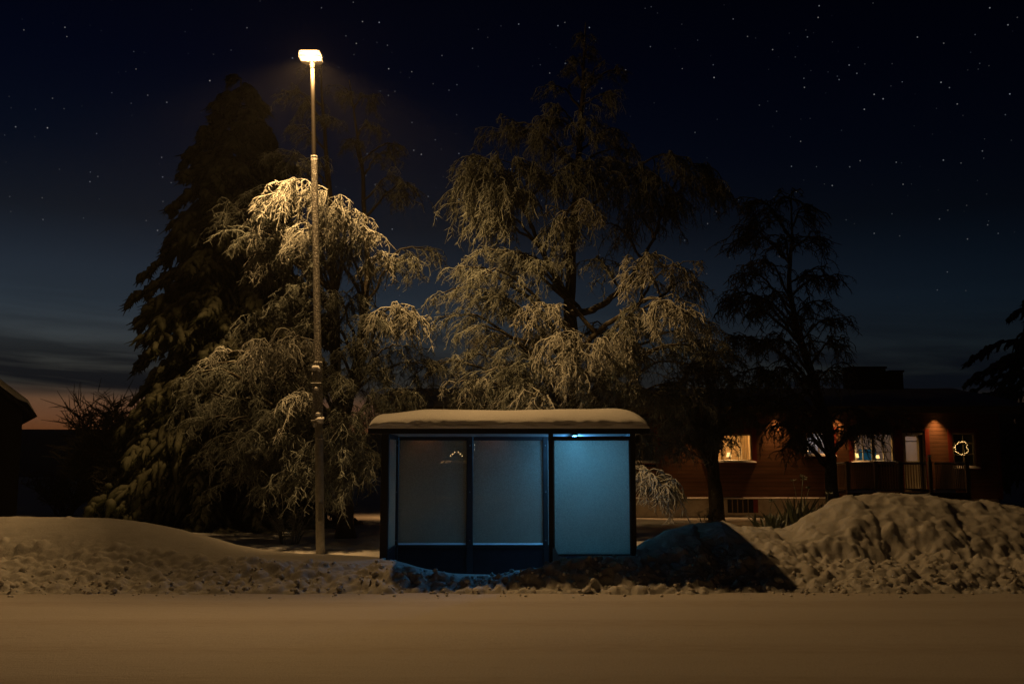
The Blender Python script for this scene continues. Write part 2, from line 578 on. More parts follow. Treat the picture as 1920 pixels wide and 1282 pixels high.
_t.links.new(_mx.outputs[0], _t.nodes['Material Output'].inputs[0])
M['room_wall'] = simple('plaster_room_wall', (0.62, 0.58, 0.52), (0.54, 0.50, 0.45), 2, 0.9)
M['door_pale'] = simple('pale_door_panel', (0.45, 0.42, 0.30), (0.36, 0.33, 0.23), 4, 0.5)
M['barn'] = simple('dark_barn_boards', (0.014, 0.011, 0.010), (0.008, 0.007, 0.006), 4, 0.85, 0.4, 0.01, stretch=(8, 8, 0.4))
M['far_hill'] = simple('snowy_far_hills', (0.16, 0.17, 0.18), (0.06, 0.065, 0.07), 0.03, 0.95)
M['far_wood'] = simple('far_wood', (0.035, 0.04, 0.035), (0.015, 0.018, 0.016), 0.3, 0.95)
M['lens'] = emit('lit_lamp_lens', (1.0, 0.60, 0.22), 3.0)
_t = M['lens'].node_tree
_a, _tr = _t.nodes.new('ShaderNodeAddShader'), _t.nodes.new('ShaderNodeBsdfTransparent')
_t.links.new(next(n for n in _t.nodes if n.type == 'EMISSION').outputs[0], _a.inputs[0])
_t.links.new(_tr.outputs[0], _a.inputs[1])
_t.links.new(_a.outputs[0], _t.nodes['Material Output'].inputs[0])
M['rim_spill'] = emit('lamp_rim_spill_glow', (1.0, 0.60, 0.22), 1.8)  # rim glows by itself, standing in for lamp light spilled on it
M['lamp_body'] = simple('lamp_housing', (0.10, 0.095, 0.085), (0.07, 0.065, 0.06), 12, 0.5)
M['led'] = emit('blue_white_tube', (0.10, 0.50, 1.0), 60)
M['bulb'] = emit('warm_fairy_bulb', (1.0, 0.58, 0.2), 4.5)
M['bulb_small'] = emit('warm_candle_bulb', (1.0, 0.58, 0.24), 8)
M['bulb_white'] = emit('white_fairy_bulb', (1.0, 0.9, 0.75), 5)
M['downlight'] = emit('downlight_lens', (1.0, 0.62, 0.28), 12)
M['shade'] = emit('glowing_lamp_shade', (1.0, 0.60, 0.20), 2.4)
M['screen'] = emit('cyan_screen', (0.06, 0.42, 0.70), 0.09)
M['greenery'] = simple('wreath_greenery', (0.03, 0.05, 0.02), (0.015, 0.025, 0.01), 30, 0.8)

# ------------------------------------------------------------------ ground, road, banks
GZ = 0.20            # level of the garden snow behind the banks


def axis(points):
    """non-uniform axis: list of (start, end, step)"""
    out = []
    for a, b, s in points:
        n = max(1, int(round((b - a) / s)))
        out.append(np.linspace(a, b, n, endpoint=False))
    out.append([points[-1][1]])
    return np.concatenate(out)


gx = axis([(-700, -100, 60), (-100, -30, 7), (-30, 30, 0.5), (30, 100, 7), (100, 700, 60)])
gy = axis([(-60, -8, 6), (-8, 13, 1.5), (13, 40, 0.4), (40, 100, 4), (100, 900, 50)])
X, Y = np.meshgrid(gx, gy)
Zg = -0.10 - 0.35 * sstep(13.6, 14.4, Y) + (GZ + 0.45) * sstep(18.3, 19.2, Y) + sstep(18, 19, Y) * (0.05 * fbm(X, Y, 0.5, 4) + 0.03)
Zg = Zg + sstep(19, 21.5, Y) * np.where(Y < 60, 0.10 * fbm(X + 40, Y, 0.3, 3), 0)
MB().grid(np.stack([X, Y, Zg], -1)).build('ground', M['snow'], smooth=True, origin=(0, 0, 0), kind='structure')

rx = axis([(-60, -12, 2), (-12, 13, 0.09), (13, 60, 2)])
ry = axis([(-7, 6, 0.5), (6, 11, 0.12), (11, 14.6, 0.06)])
X, Y = np.meshgrid(rx, ry)
edge = np.exp(-((Y - 13.9) / 0.5) ** 2)
Zr = 0.004 * fbm(X * 0.35, Y * 1.3, 1.0, 4) + 0.009 * fbm(X * 0.6, Y, 2.4, 5) * (0.35 + 2.2 * edge) - 0.006 * np.exp(-((Y - 10.3) / 0.5) ** 2)
Zr = Zr - 0.02 * sstep(14.2, 14.6, Y)
MB().grid(np.stack([X, Y, Zr], -1)).build('road', M['road'], smooth=True, origin=(0, 0, 0), kind='structure')


def crest(pts):
    P = np.array([at(px, py, Yc) for px, py, Yc in pts])
    return P


LC = crest([(-420, 985, 16.6), (-200, 975, 16.7), (0, 969, 16.7), (35, 966, 16.7), (100, 968, 16.7), (200, 973, 16.6), (270, 979, 16.5), (330, 991, 16.4),
            (400, 1009, 16.2), (440, 1021, 16.1), (500, 1032, 16.0), (560, 1038, 15.9), (640, 1041, 15.8), (712, 1046, 15.6)])
MC = crest([(722, 1047, 15.4), (745, 1054, 15.1), (800, 1070, 15.0), (850, 1079, 14.9), (930, 1082, 14.8), (960, 1074, 14.8), (1010, 1066, 14.9), (1040, 1054, 15.1),
            (1060, 1046, 15.3), (1120, 1040, 15.3), (1180, 1040, 15.3)])
RC = crest([(1194, 1034, 15.6), (1210, 1021, 15.9), (1250, 1004, 16.1), (1300, 993, 16.3), (1345, 986, 16.4), (1380, 993, 16.4), (1430, 994, 16.5), (1470, 990, 16.6),
            (1500, 976, 16.7), (1540, 959, 16.9), (1575, 943, 17.0), (1610, 934, 17.1), (1650, 926, 17.2), (1700, 930, 17.2), (1760, 931, 17.2), (1800, 940, 17.2),
            (1850, 939, 17.2), (1880, 949, 17.1), (1920, 952, 17.1), (2150, 965, 17.0), (2500, 985, 17.0)])
AC = np.concatenate([LC, MC, RC])
XL, XR = LC[-1][0] + 0.05, RC[0][0] - 0.03     # where the left bank ends and the right bank begins


def bank_z(X, Y):
    yc = np.interp(X, AC[:, 0], AC[:, 1])
    zc = np.interp(X, AC[:, 0], AC[:, 2])
    toe = 14.02 + 0.16 * fbm(X, 0 * X, 0.9, 4)
    low = np.minimum(zc * 0.85, 0.27 + 0.10 * fbm(X + 50, 0 * X, 0.8, 3))
    mid = toe + (yc - toe) * 0.48
    u1 = np.clip((Y - toe) / (mid - toe), 0, 1)
    u2 = np.clip((Y - mid) / (yc - mid), 0, 1)
    z = low * (0.25 * u1 + 0.75 * u1 * u1 * (3 - 2 * u1)) + (zc - low) * (1 - (1 - u2) ** 1.7)
    back = np.clip((Y - yc) / 1.6, 0, 1)
    z = np.where(Y > yc, zc + (np.minimum(GZ, zc) - zc) * back * back * (3 - 2 * back), z)
    z = np.where(Y < toe, -0.05 * (toe - Y) / 0.2 - 0.005, z)
    # the shelter floor was cleared and lies lower than the snow round it
    z = z + (np.minimum(z, -0.25) - z) * ((X > -1.94) & (X < 1.88)) * sstep(15.2, 15.55, Y) * (1 - sstep(17.03, 17.1, Y))
    return z, u1, u2, toe, yc, zc


def bank(name, x0, x1, dx, label, lumps, big, rough_hi):
    xs = np.arange(x0, x1 + dx * 0.5, dx)
    xs[-1] = x1
    ys = axis([(13.8, 17.4, 0.026), (17.4, 19.6, 0.1)])
    X, Y = np.meshgrid(xs, ys)
    Xw = X + 0.07 * fbm(X + 9, Y, 1.7, 3)
    z, u1, u2, toe, yc, zc = bank_z(Xw, Y)
    amt = sstep(0.0, 0.30, (Y - toe))
    up = 1 - sstep(17.6, 19, Y)
    chunk_zone = amt * (1 - sstep(0.0, 0.55, u2))
    tall = np.clip(zc / 0.6, 0.25, 1.6)
    z = z + amt * up * rough_hi * (0.05 * fbm(X, Y, 0.9, 4) + 0.016 * fbm(X + 5, Y, 5, 4)) * tall
    if big > 60:
        # blocky, torn folds left by the plough
        rid = 1 - np.abs(2.2 * fbm(X, Y * 1.2, 1.25, 5, 0.6))
        z = z + amt * up * (0.065 * (rid - 0.55) * sstep(0.0, 0.8, u1) * (1 - 0.35 * sstep(0.6, 1.0, u2)))
        cell = np.floor((X * 2.1 + 0.5 * fbm(X, Y, 1.3, 3)) % 3.0) + np.floor((Y * 2.6 + 0.7 * fbm(X + 7, Y, 1.3, 3)) % 2.0)
        z = z + amt * up * 0.022 * cell * sstep(0.3, 1, u1)
    z = z + chunk_zone * (0.075 * np.abs(fbm(X + 3, Y + 11, 3.2, 5, 0.6)) + 0.03 * fbm(X, Y + 5, 11, 3))
    R = np.random.default_rng(len(name) + int(x0 * 10) % 97)
    z = z + amt * up * 0.012 * np.abs(fbm(X + 31, Y, 9, 4, 0.65)) * (1 - sstep(0.3, 0.9, u2) * (0.9 if big < 60 else 0.3))
    z0 = z.copy()

    def drop(n, rlo, rhi, ylo, yhi, k, power=2.2, pw=0.5):
        for i in range(n):
            cx = R.uniform(x0 - 0.1, x1 + 0.1)
            t0 = float(np.interp(cx, xs, toe[0]))
            yc0 = float(np.interp(cx, AC[:, 0], AC[:, 1]))
            cyy = t0 + (yc0 - t0) * (ylo + (yhi - ylo) * R.random() ** 1.2)
            r = rlo + (rhi - rlo) * R.random() ** power
            i0, i1 = np.searchsorted(xs, (cx - r, cx + r))
            j0, j1 = np.searchsorted(ys, (cyy - r, cyy + r))
            if i1 - i0 < 2 or j1 - j0 < 2:
                continue
            sx, sy = X[j0:j1, i0:i1] - cx, Y[j0:j1, i0:i1] - cyy
            a = R.uniform(0, PI)
            e = R.uniform(0.5, 1.0)
            ex, ey = sx * math.cos(a) + sy * math.sin(a), (-sx * math.sin(a) + sy * math.cos(a)) / e
            rr_ = r * (1 + 0.5 * vnoise(sx / r * 1.7 + i * 3.1, sy / r * 1.7 + 5.3 * i))
            d2 = np.clip(1 - (ex ** 2 + ey ** 2) / rr_ ** 2, 0, 1)
            zb = z[j0:j1, i0:i1]
            zz0 = z0[j0:j1, i0:i1]
            zb[...] = np.maximum(zb, zz0 + k * r * d2 ** pw * (1 + 0.5 * vnoise(sx / r * 2.6 + i, sy / r * 2.6)) * (d2 > 0))
    drop(big, 0.08, 0.22, 0.25, 0.95, 0.36, 1.8, 0.75)
    drop(lumps, 0.035, 0.13, 0.03, 0.62, 0.62, 3.0)
    drop(lumps, 0.03, 0.06, 0.0, 0.45, 0.8, 2.0)
    z[-1] = -0.06
    z[0] = -0.06
    MB().grid(np.stack([X, Y, z], -1)).build(name, M['bank_snow'], smooth=True, label=label, cat='snow bank', group='ploughed snow banks')
    return xs, ys, z


BANKS = []
BANKS.append(bank('snow_bank', -14.0, XL, 0.034, 'smooth ploughed snow bank sloping down towards the foot of the street lamp', 1100, 14, 0.5))
BANKS.append(bank('snow_bank', XL, XR, 0.026, 'low bluish ridge of snow lying in front of the bus shelter', 420, 8, 0.9))
BANKS.append(bank('snow_bank', XR, 15.0, 0.034, 'tall lumpy snow bank between the bus shelter and the porch', 2300, 100, 1.25))


def surface_z(x, y):
    for xs, ys, z in BANKS:
        if xs[0] <= x <= xs[-1] and ys[0] <= y <= ys[-1]:
            return float(z[min(len(ys) - 1, np.searchsorted(ys, y)), min(len(xs) - 1, np.searchsorted(xs, x))])
    return 0.0


# loose clods along the edge of the road
def clod_mesh(i):
    R = np.random.default_rng(100 + i)
    nu, nv = 9, 6
    th = np.linspace(0, 2 * PI, nu, endpoint=False)
    ph = np.linspace(0.25, PI - 0.25, nv)
    V = []
    for p in ph:
        for t in th:
            r = 1 + 0.17 * R.normal()
            r = np.clip(r, 0.75, 1.3)
            V.append((r * math.sin(p) * math.cos(t), r * math.sin(p) * math.sin(t) * 0.85, 0.75 * r * math.cos(p)))
    V += [(0, 0, 0.75), (0, 0, -0.7)]
    i_ = np.arange(nu * nv).reshape(nv, nu)
    a, b = i_[:-1], i_[1:]
    q = np.stack([a, b, np.roll(b, -1, 1), np.roll(a, -1, 1)], -1).reshape(-1, 4)
    tt = [(nu * nv, i_[0, k], i_[0, (k + 1) % nu]) for k in range(nu)] + [(nu * nv + 1, i_[-1, (k + 1) % nu], i_[-1, k]) for k in range(nu)]
    return MB().add(V, q, tt).mesh('snow_clod', M['bank_snow'], True)


CLODS = [clod_mesh(i) for i in range(7)]
R = np.random.default_rng(21)
small = MB()
sv = [np.array([v.co[:] for v in m.vertices]) for m in CLODS]
sq = [[tuple(p.vertices) for p in m.polygons] for m in CLODS]
n_big = 0
for i in range(900):
    x = R.uniform(-8.2, 8.4)
    big = n_big < 150 and i % 6 == 0
    spread = R.random() ** 1.5
    y = 14.0 + spread * 1.1 - (R.random() ** 5) * (0.6 if not big else 0.12)
    r = R.uniform(0.030, 0.048) * (1.5 if R.random() < 0.1 else 1) if big else 0.008 + 0.020 * R.random() ** 1.5
    z = max(surface_z(x, y), 0.0) + r * 0.22
    k = R.integers(0, 7)
    if big:
        n_big += 1
        o = bpy.data.objects.new('snow_clod', CLODS[k])
        o.location = (x, y, z)
        o.scale = (r, r * R.uniform(0.8, 1.1), r * R.uniform(0.75, 1.0))
        o.rotation_euler = (R.uniform(-0.6, 0.6), R.uniform(-0.6, 0.6), R.uniform(0, 6.28))
        link(o, None, 'loose clod of ploughed snow lying along the edge of the road', 'snow clod', 'snow clods along the road edge')
    else:
        a = R.uniform(0, 6.28)
        v = sv[k] * r
        v = np.stack([v[:, 0] * math.cos(a) - v[:, 1] * math.sin(a), v[:, 0] * math.sin(a) + v[:, 1] * math.cos(a), v[:, 2]], -1) + (x, y, z)
        small.add(v, [f for f in sq[k] if len(f) == 4], [f for f in sq[k] if len(f) == 3])
small.build('snow_crumbs', M['bank_snow'], smooth=True, label='small crumbs of snow scattered along the edge of the road', cat='snow', kind='stuff')

# ------------------------------------------------------------------ far hills and wood
hx = np.linspace(-700, 700, 160)
ht = 17 + 5 * fbm(hx, 0 * hx, 0.004, 4) + 3.0 * np.exp(-((hx + 150) / 120) ** 2)
rows = []
for k, (dy, fz) in enumerate([(-170, -0.02), (-120, 0.35), (-60, 0.75), (0, 1.0), (60, 0.9), (160, 0.0)]):
    rows.append(np.stack([hx, 470 + dy + 12 * fbm(hx, hx * 0 + k, 0.01, 3), ht * fz + 0.2], -1))
MB().grid(np.array(rows)).build('hills', M['far_hill'], smooth=True, kind='structure')

# ------------------------------------------------------------------ trees


def bez(P0, P1, P2, P3, n):
    t = np.linspace(0, 1, n)[:, None]
    return (1 - t) ** 3 * P0 + 3 * (1 - t) ** 2 * t * P1 + 3 * (1 - t) * t * t * P2 + t ** 3 * P3


def interp_path(P, t):
    n = len(P) - 1
    f = np.clip(t, 0, 0.9999) * n
    i = f.astype(int)
    w = (f - i)[:, None]
    return P[i] * (1 - w) + P[i + 1] * w, (P[i + 1] - P[i])


def spray(mb, limb, R, nb=14, nh=5, ns=4, Lb=0.8, H=0.6, rad=0.011, wild=0.3, t_lo=0.4):
    """branchlets, hanging twigs and side twigs carried by one limb"""
    d0 = limb[-1] - limb[0]
    az0 = math.atan2(d0[1], d0[0])
    t0 = t_lo + (1 - t_lo) * R.random(nb) ** 0.75
    O, _ = interp_path(limb, t0)
    a = az0 + R.normal(0, 0.95, nb)
    el = R.uniform(-0.25, 0.65, nb)
    d = np.stack([np.cos(a) * np.cos(el), np.sin(a) * np.cos(el), np.sin(el)], -1)
    Ln = Lb * R.uniform(0.45, 1.1, nb)
    n = 7
    s = np.linspace(0, 1, n)
    drop = R.uniform(0.35, 1.0, nb) * (1 - 0.4 * wild)
    B = O[:, None] + d[:, None] * (Ln[:, None] * s)[..., None]
    B[..., 2] -= drop[:, None] * Ln[:, None] * s ** 2.1
    wob = np.cumsum(R.normal(0, 0.022, (nb, n, 3)), 1)
    wob[:, 0] = 0
    B = B + wob
    rb = rad * (1.35 - 0.55 * s)[None] * R.uniform(0.85, 1.2, (nb, 1))
    mb.tubes(B, rb * R.uniform(0.85, 1.2, (nb, n)), 3)
    # hanging twigs
    m = nb * nh
    Bi = np.repeat(np.arange(nb), nh)
    s0 = 0.2 + 0.8 * R.random(m)
    f = np.clip(s0, 0, 0.999) * (n - 1)
    i = f.astype(int)
    w = (f - i)[:, None]
    O2 = B[Bi, i] * (1 - w) + B[Bi, i + 1] * w
    T = B[Bi, i + 1] - B[Bi, i]
    T /= np.linalg.norm(T, axis=1, keepdims=True)
    out = T + R.normal(0, 0.5 + 0.5 * wild, (m, 3))
    out[:, 2] *= 0.4
    hl = H * R.uniform(0.3, 1.15, m) * (1 - 0.35 * wild)
    n2 = 7
    u = np.linspace(0, 1, n2)
    fall = (0.55 + 0.45 * R.random(m)) * (1 - 0.55 * wild * R.random(m))
    horiz = (0.28 + 0.45 * wild) * hl
    Hh = O2[:, None] + out[:, None] * (horiz[:, None] * (1 - np.exp(-2.2 * u)))[..., None]
    Hh[..., 2] -= (fall * hl)[:, None] * (u ** 1.25)
    wob = np.cumsum(R.normal(0, 0.014 + 0.018 * wild, (m, n2, 3)), 1)
    wob[:, 0] = 0
    Hh = Hh + wob
    rh = rad * (1.0 + 0.12 * np.sin(u * 9)[None]) * R.uniform(0.75, 1.25, (m, 1)) * R.uniform(0.7, 1.3, (m, n2))
    rh = rh * np.linspace(1.1, 0.7, n2)[None]
    rh[:, -1] *= 0.35
    mb.tubes(Hh, rh, 3)
    # side twigs
    q = m * ns
    Hi = np.repeat(np.arange(m), ns)
    f = R.uniform(0.08, 0.97, q) * (n2 - 1)
    i = f.astype(int)
    w = (f - i)[:, None]
    O3 = Hh[Hi, i] * (1 - w) + Hh[Hi, i + 1] * w
    dv = R.normal(0, 1, (q, 3))
    dv[:, 2] = -0.55 * np.abs(dv[:, 2]) - 0.25 + wild * R.uniform(0, 0.9, q)
    dv /= np.linalg.norm(dv, axis=1, keepdims=True)
    sl = R.uniform(0.05, 0.16, q) * (0.7 + H * 0.6)
    u3 = np.array([0, 1.0])
    S = O3[:, None] + dv[:, None] * (sl[:, None] * u3)[..., None]
    S[..., 2] -= (0.35 * sl)[:, None] * u3 ** 2
    mb.tubes(S, rad * np.array([0.72, 0.28])[None] * R.uniform(0.7, 1.25, (q, 1)), 3)


def wobble(P, amp, R):
    w = np.cumsum(R.normal(0, amp, P.shape), 0)
    w -= np.linspace(0, 1, len(P))[:, None] * w[-1]
    return P + w


def birch(name, label, group, trunk_px, r0, tips, seed, twig='frost', limb_mat='bark', rad=0.0078, extra_stems=(), wild=0.36, rise=0.5, hang=0.5, near=0, pull=0):
    R = np.random.default_rng(seed)
    T = np.array([at(*p) for p in trunk_px])
    T[0, 2] = min(T[0, 2], GZ - 0.1)
    root = empty(name, (T[0, 0], T[0, 1], GZ), label, 'tree', group)

    def stem(P, ra, nm):
        n = 26
        t = np.linspace(0, 1, n)
        seg = np.linspace(0, 1, len(P))
        Q = np.stack([np.interp(t, seg, P[:, k]) for k in range(3)], -1)
        for _ in range(2):
            Q[1:-1] = (Q[:-2] + 2 * Q[1:-1] + Q[2:]) / 4
        Q = wobble(Q, 0.018, R)
        rr = ra * (1 - t) ** 0.85 + 0.012
        rr = rr * (1 + 0.5 * np.exp(-t * 26)) * R.uniform(0.93, 1.08, n)
        MB().tubes(Q, rr[None], 9, cap=True).build(nm, M[limb_mat], root, smooth=True)
        return Q
    stems = [stem(T, r0, 'trunk')]
    for sp, sr in extra_stems:
        P = np.array([at(*p) for p in sp])
        stems.append(stem(P, sr, 'stem'))
    for tip in tips:
        px, py, Yt = tip[:3]
        opt = tip[3] if len(tip) > 3 else {}
        if near and py > 700:
            Yt = max(18.9, Yt - near)
        E = at(px, py, Yt - pull)
        # the stem and the height the limb leaves it at
        best = None
        for Q in stems:
            dh = np.hypot(Q[:, 0] - E[0], Q[:, 1] - E[1])
            want = E[2] - rise * dh - 0.15
            cost = np.abs(Q[:, 2] - np.maximum(want, 1.4)) + 0.25 * dh
            k = int(np.argmin(cost))
            if best is None or cost[k] < best[0]:
                best = (cost[k], Q[k], dh[k])
        S, dist = best[1], best[2]
        dirh = (E - S) * (1, 1, 0)
        up = np.array((0, 0, 1.0))
        Lm = np.linalg.norm(E - S)
        limb = bez(S, S + dirh * 0.3 + up * (0.28 * Lm), E - dirh * 0.30 + up * (0.20 * Lm), E, 14)
        limb = wobble(limb, 0.02 * Lm ** 0.5, R)
        t = np.linspace(0, 1, 14)
        rl = (0.010 + 0.011 * Lm) * (1 - t) ** 0.9 + rad * 1.3
        lo = MB().tubes(limb, rl[None] * R.uniform(0.9, 1.1, (1, 14)), 5).build('limb', M[opt.get('lm', limb_mat)], root, smooth=True)
        mb = MB()
        k = opt.get('k', 1.0)
        spray(mb, limb, R, nb=int(opt.get('nb', 11) * (0.6 + 0.22 * min(Lm, 3.0))), nh=opt.get('nh', 6), ns=opt.get('ns', 7), Lb=opt.get('Lb', 0.62) * k,
              H=opt.get('H', hang) * k, rad=opt.get('rad', rad), wild=opt.get('wild', wild), t_lo=opt.get('tlo', 0.35))
        mb.build('twig_spray', M[opt.get('m', twig)], lo, smooth=True, kind='stuff')  # the bare hanging twigs of this limb, without leaves
    return root


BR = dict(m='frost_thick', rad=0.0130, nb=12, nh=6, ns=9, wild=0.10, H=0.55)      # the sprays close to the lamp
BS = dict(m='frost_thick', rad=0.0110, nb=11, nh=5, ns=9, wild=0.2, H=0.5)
TP = dict(m='frost_thin', nb=10, nh=4, H=0.4, Lb=0.45)
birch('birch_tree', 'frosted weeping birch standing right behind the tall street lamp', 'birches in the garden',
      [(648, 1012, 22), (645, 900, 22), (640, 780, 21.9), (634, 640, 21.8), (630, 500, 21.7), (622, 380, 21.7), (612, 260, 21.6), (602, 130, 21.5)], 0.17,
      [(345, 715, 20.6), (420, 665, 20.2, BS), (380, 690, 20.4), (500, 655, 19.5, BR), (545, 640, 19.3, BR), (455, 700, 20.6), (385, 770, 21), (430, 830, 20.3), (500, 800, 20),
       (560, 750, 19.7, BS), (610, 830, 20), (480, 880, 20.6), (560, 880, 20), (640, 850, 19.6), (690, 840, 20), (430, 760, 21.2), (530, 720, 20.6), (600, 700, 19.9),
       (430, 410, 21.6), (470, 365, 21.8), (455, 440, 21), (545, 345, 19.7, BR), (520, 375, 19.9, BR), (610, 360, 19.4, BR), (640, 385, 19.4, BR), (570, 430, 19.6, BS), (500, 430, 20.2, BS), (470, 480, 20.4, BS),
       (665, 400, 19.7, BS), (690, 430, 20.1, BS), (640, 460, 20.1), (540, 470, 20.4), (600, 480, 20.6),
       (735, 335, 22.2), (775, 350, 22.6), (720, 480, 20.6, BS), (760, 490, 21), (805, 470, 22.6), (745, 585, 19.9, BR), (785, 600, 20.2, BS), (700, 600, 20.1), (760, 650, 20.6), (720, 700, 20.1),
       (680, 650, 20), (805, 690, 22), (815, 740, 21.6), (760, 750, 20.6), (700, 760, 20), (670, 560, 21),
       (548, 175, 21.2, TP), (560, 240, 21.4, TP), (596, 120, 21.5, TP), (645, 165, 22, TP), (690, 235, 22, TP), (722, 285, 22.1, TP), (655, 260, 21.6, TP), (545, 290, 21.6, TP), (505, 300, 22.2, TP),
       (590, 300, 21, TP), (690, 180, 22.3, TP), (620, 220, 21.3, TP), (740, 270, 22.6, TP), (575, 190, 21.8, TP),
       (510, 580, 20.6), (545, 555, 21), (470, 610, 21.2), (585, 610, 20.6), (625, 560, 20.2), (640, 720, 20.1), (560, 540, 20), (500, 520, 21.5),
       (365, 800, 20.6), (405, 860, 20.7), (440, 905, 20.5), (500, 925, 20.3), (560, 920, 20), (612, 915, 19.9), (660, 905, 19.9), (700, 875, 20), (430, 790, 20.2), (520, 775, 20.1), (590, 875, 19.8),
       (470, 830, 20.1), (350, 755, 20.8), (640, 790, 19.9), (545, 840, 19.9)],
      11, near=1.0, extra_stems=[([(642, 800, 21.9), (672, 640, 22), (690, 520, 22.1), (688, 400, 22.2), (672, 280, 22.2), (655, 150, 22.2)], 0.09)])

M1 = dict(m='frost', rad=0.0100, ns=9, nb=14, nh=6, wild=0.12, H=0.7, Lb=0.75)
TD = dict(m='frost_thin', nb=13, nh=6, H=0.5, Lb=0.6, wild=0.2)
LD = dict(m='dark_twig', nb=12, nh=5, H=0.5, Lb=0.7)
T1 = dict(m='frost_thin', nb=8, nh=4, H=0.25, Lb=0.28, wild=0.3)
birch('birch_tree', 'tall frosted weeping birch rising behind the snow covered bus shelter', 'birches in the garden',
      [(1088, 1012, 22), (1082, 800, 22), (1076, 640, 21.8), (1072, 560, 21.7), (1077, 450, 21.6), (1085, 330, 21.6), (1094, 200, 21.6), (1098, 42, 21.6)], 0.19,
      [(1090, 65, 21.5, T1), (1108, 90, 21.6, T1), (1075, 110, 21.5, T1), (1070, 130, 21.7, T1), (1125, 125, 21.4, T1), (1100, 150, 21.3, T1),
       (1035, 160, 21.3, T1), (1165, 135, 21.8, T1), (1050, 205, 21.2, TD), (1135, 180, 21.5, TD), (1030, 225, 21, TD), (1100, 225, 20.9, TD), (1155, 250, 21.4, TD), (1175, 285, 22, TD),
       (965, 235, 21.6, TD), (935, 250, 22, TD), (1010, 275, 21.2, TD), (1080, 290, 20.8, TD), (1140, 300, 21.4, TD), (1190, 320, 22, TD),
       (890, 300, 20.9, M1), (905, 330, 20.6, M1), (925, 305, 20.8, M1), (965, 300, 21, M1), (1000, 320, 20.8, M1), (885, 345, 21.4, M1), (935, 350, 20.5, M1), (975, 360, 20.7, M1), (880, 390, 21.2, M1), (920, 400, 20.9, M1),
       (1060, 320, 20.6, M1), (1110, 330, 20.8, M1), (1270, 302, 21.2, M1), (1305, 315, 21.5, M1), (1325, 340, 21.8, M1), (1240, 345, 21.3, M1), (1205, 370, 21.6, TD), (1280, 370, 22, TD), (1250, 400, 22.4, TD), (1190, 410, 22.5, TD),
       (1090, 382, 20.1, BS), (1050, 410, 20.4, M1), (1125, 420, 20.8), (1165, 350, 22.3, TD),
       (885, 485, 20.9), (925, 475, 20.8), (965, 490, 20.8), (845, 515, 21), (1000, 500, 20.6), (1055, 470, 20.7), (1120, 490, 20.8), (900, 520, 20.4),
       (1230, 480, 20, BS), (1195, 505, 20, BS), (1270, 500, 20.2, BS), (1305, 530, 20.6), (1245, 568, 19.3, BR), (1270, 585, 19.4, BR), (1300, 600, 19.8, BS), (1335, 625, 20.6), (1165, 590, 20.2), (1195, 610, 20),
       (830, 550, 21), (875, 560, 20.8), (820, 600, 21.4), (880, 620, 20.5), (930, 570, 20.7), (985, 590, 20.5, BS), (1030, 580, 20.2, BS), (1045, 640, 19.7, BR), (1078, 660, 19.6, BS), (1115, 650, 19.6, BS), (990, 690, 20.4),
       (1050, 690, 19.5, BR), (940, 660, 20.6), (900, 700, 20.3), (855, 680, 21), (1150, 680, 20.4), (1190, 660, 20.2, BS), (1230, 680, 20.7), (1330, 660, 21), (1355, 650, 21.5),
       (850, 720, 20.4, BS), (900, 740, 20.3), (960, 735, 20.1), (1000, 740, 19.8, BS), (1100, 720, 20.4), (1200, 730, 20.8), (1255, 745, 21.3), (1300, 740, 21.8),
       (1225, 905, 19.0, dict(m='frost_thick', rad=0.0135, nb=12, nh=5, wild=0.25, H=0.55, Lb=0.5, tlo=0.72)), (1255, 925, 18.8, dict(m='frost_thick', rad=0.0135, nb=12, nh=5, wild=0.2, H=0.6, Lb=0.4, tlo=0.78)),
       (1225, 790, 21.4, dict(wild=0.5)), (1275, 800, 22, dict(wild=0.5)), (1250, 840, 21.6, dict(wild=0.5)),
       (780, 700, 22.5, LD), (860, 760, 23, LD), (950, 690, 23, LD), (1010, 640, 23.2, LD), (1130, 620, 23, LD), (1180, 740, 23, LD), (1080, 740, 23, LD), (1300, 690, 23, LD), (980, 760, 22.6, LD), (900, 640, 23, LD)],
      23, extra_stems=[([(1072, 590, 21.7), (1120, 575, 21.4), (1170, 535, 21.2), (1215, 470, 21.2), (1250, 380, 21.4)], 0.075),
                       ([(1074, 660, 21.8), (1130, 610, 21), (1190, 570, 20.5), (1240, 555, 20)], 0.06),
                       ([(1072, 580, 21.7), (1040, 520, 21.5), (1000, 440, 21.3), (960, 350, 21.2)], 0.08)])

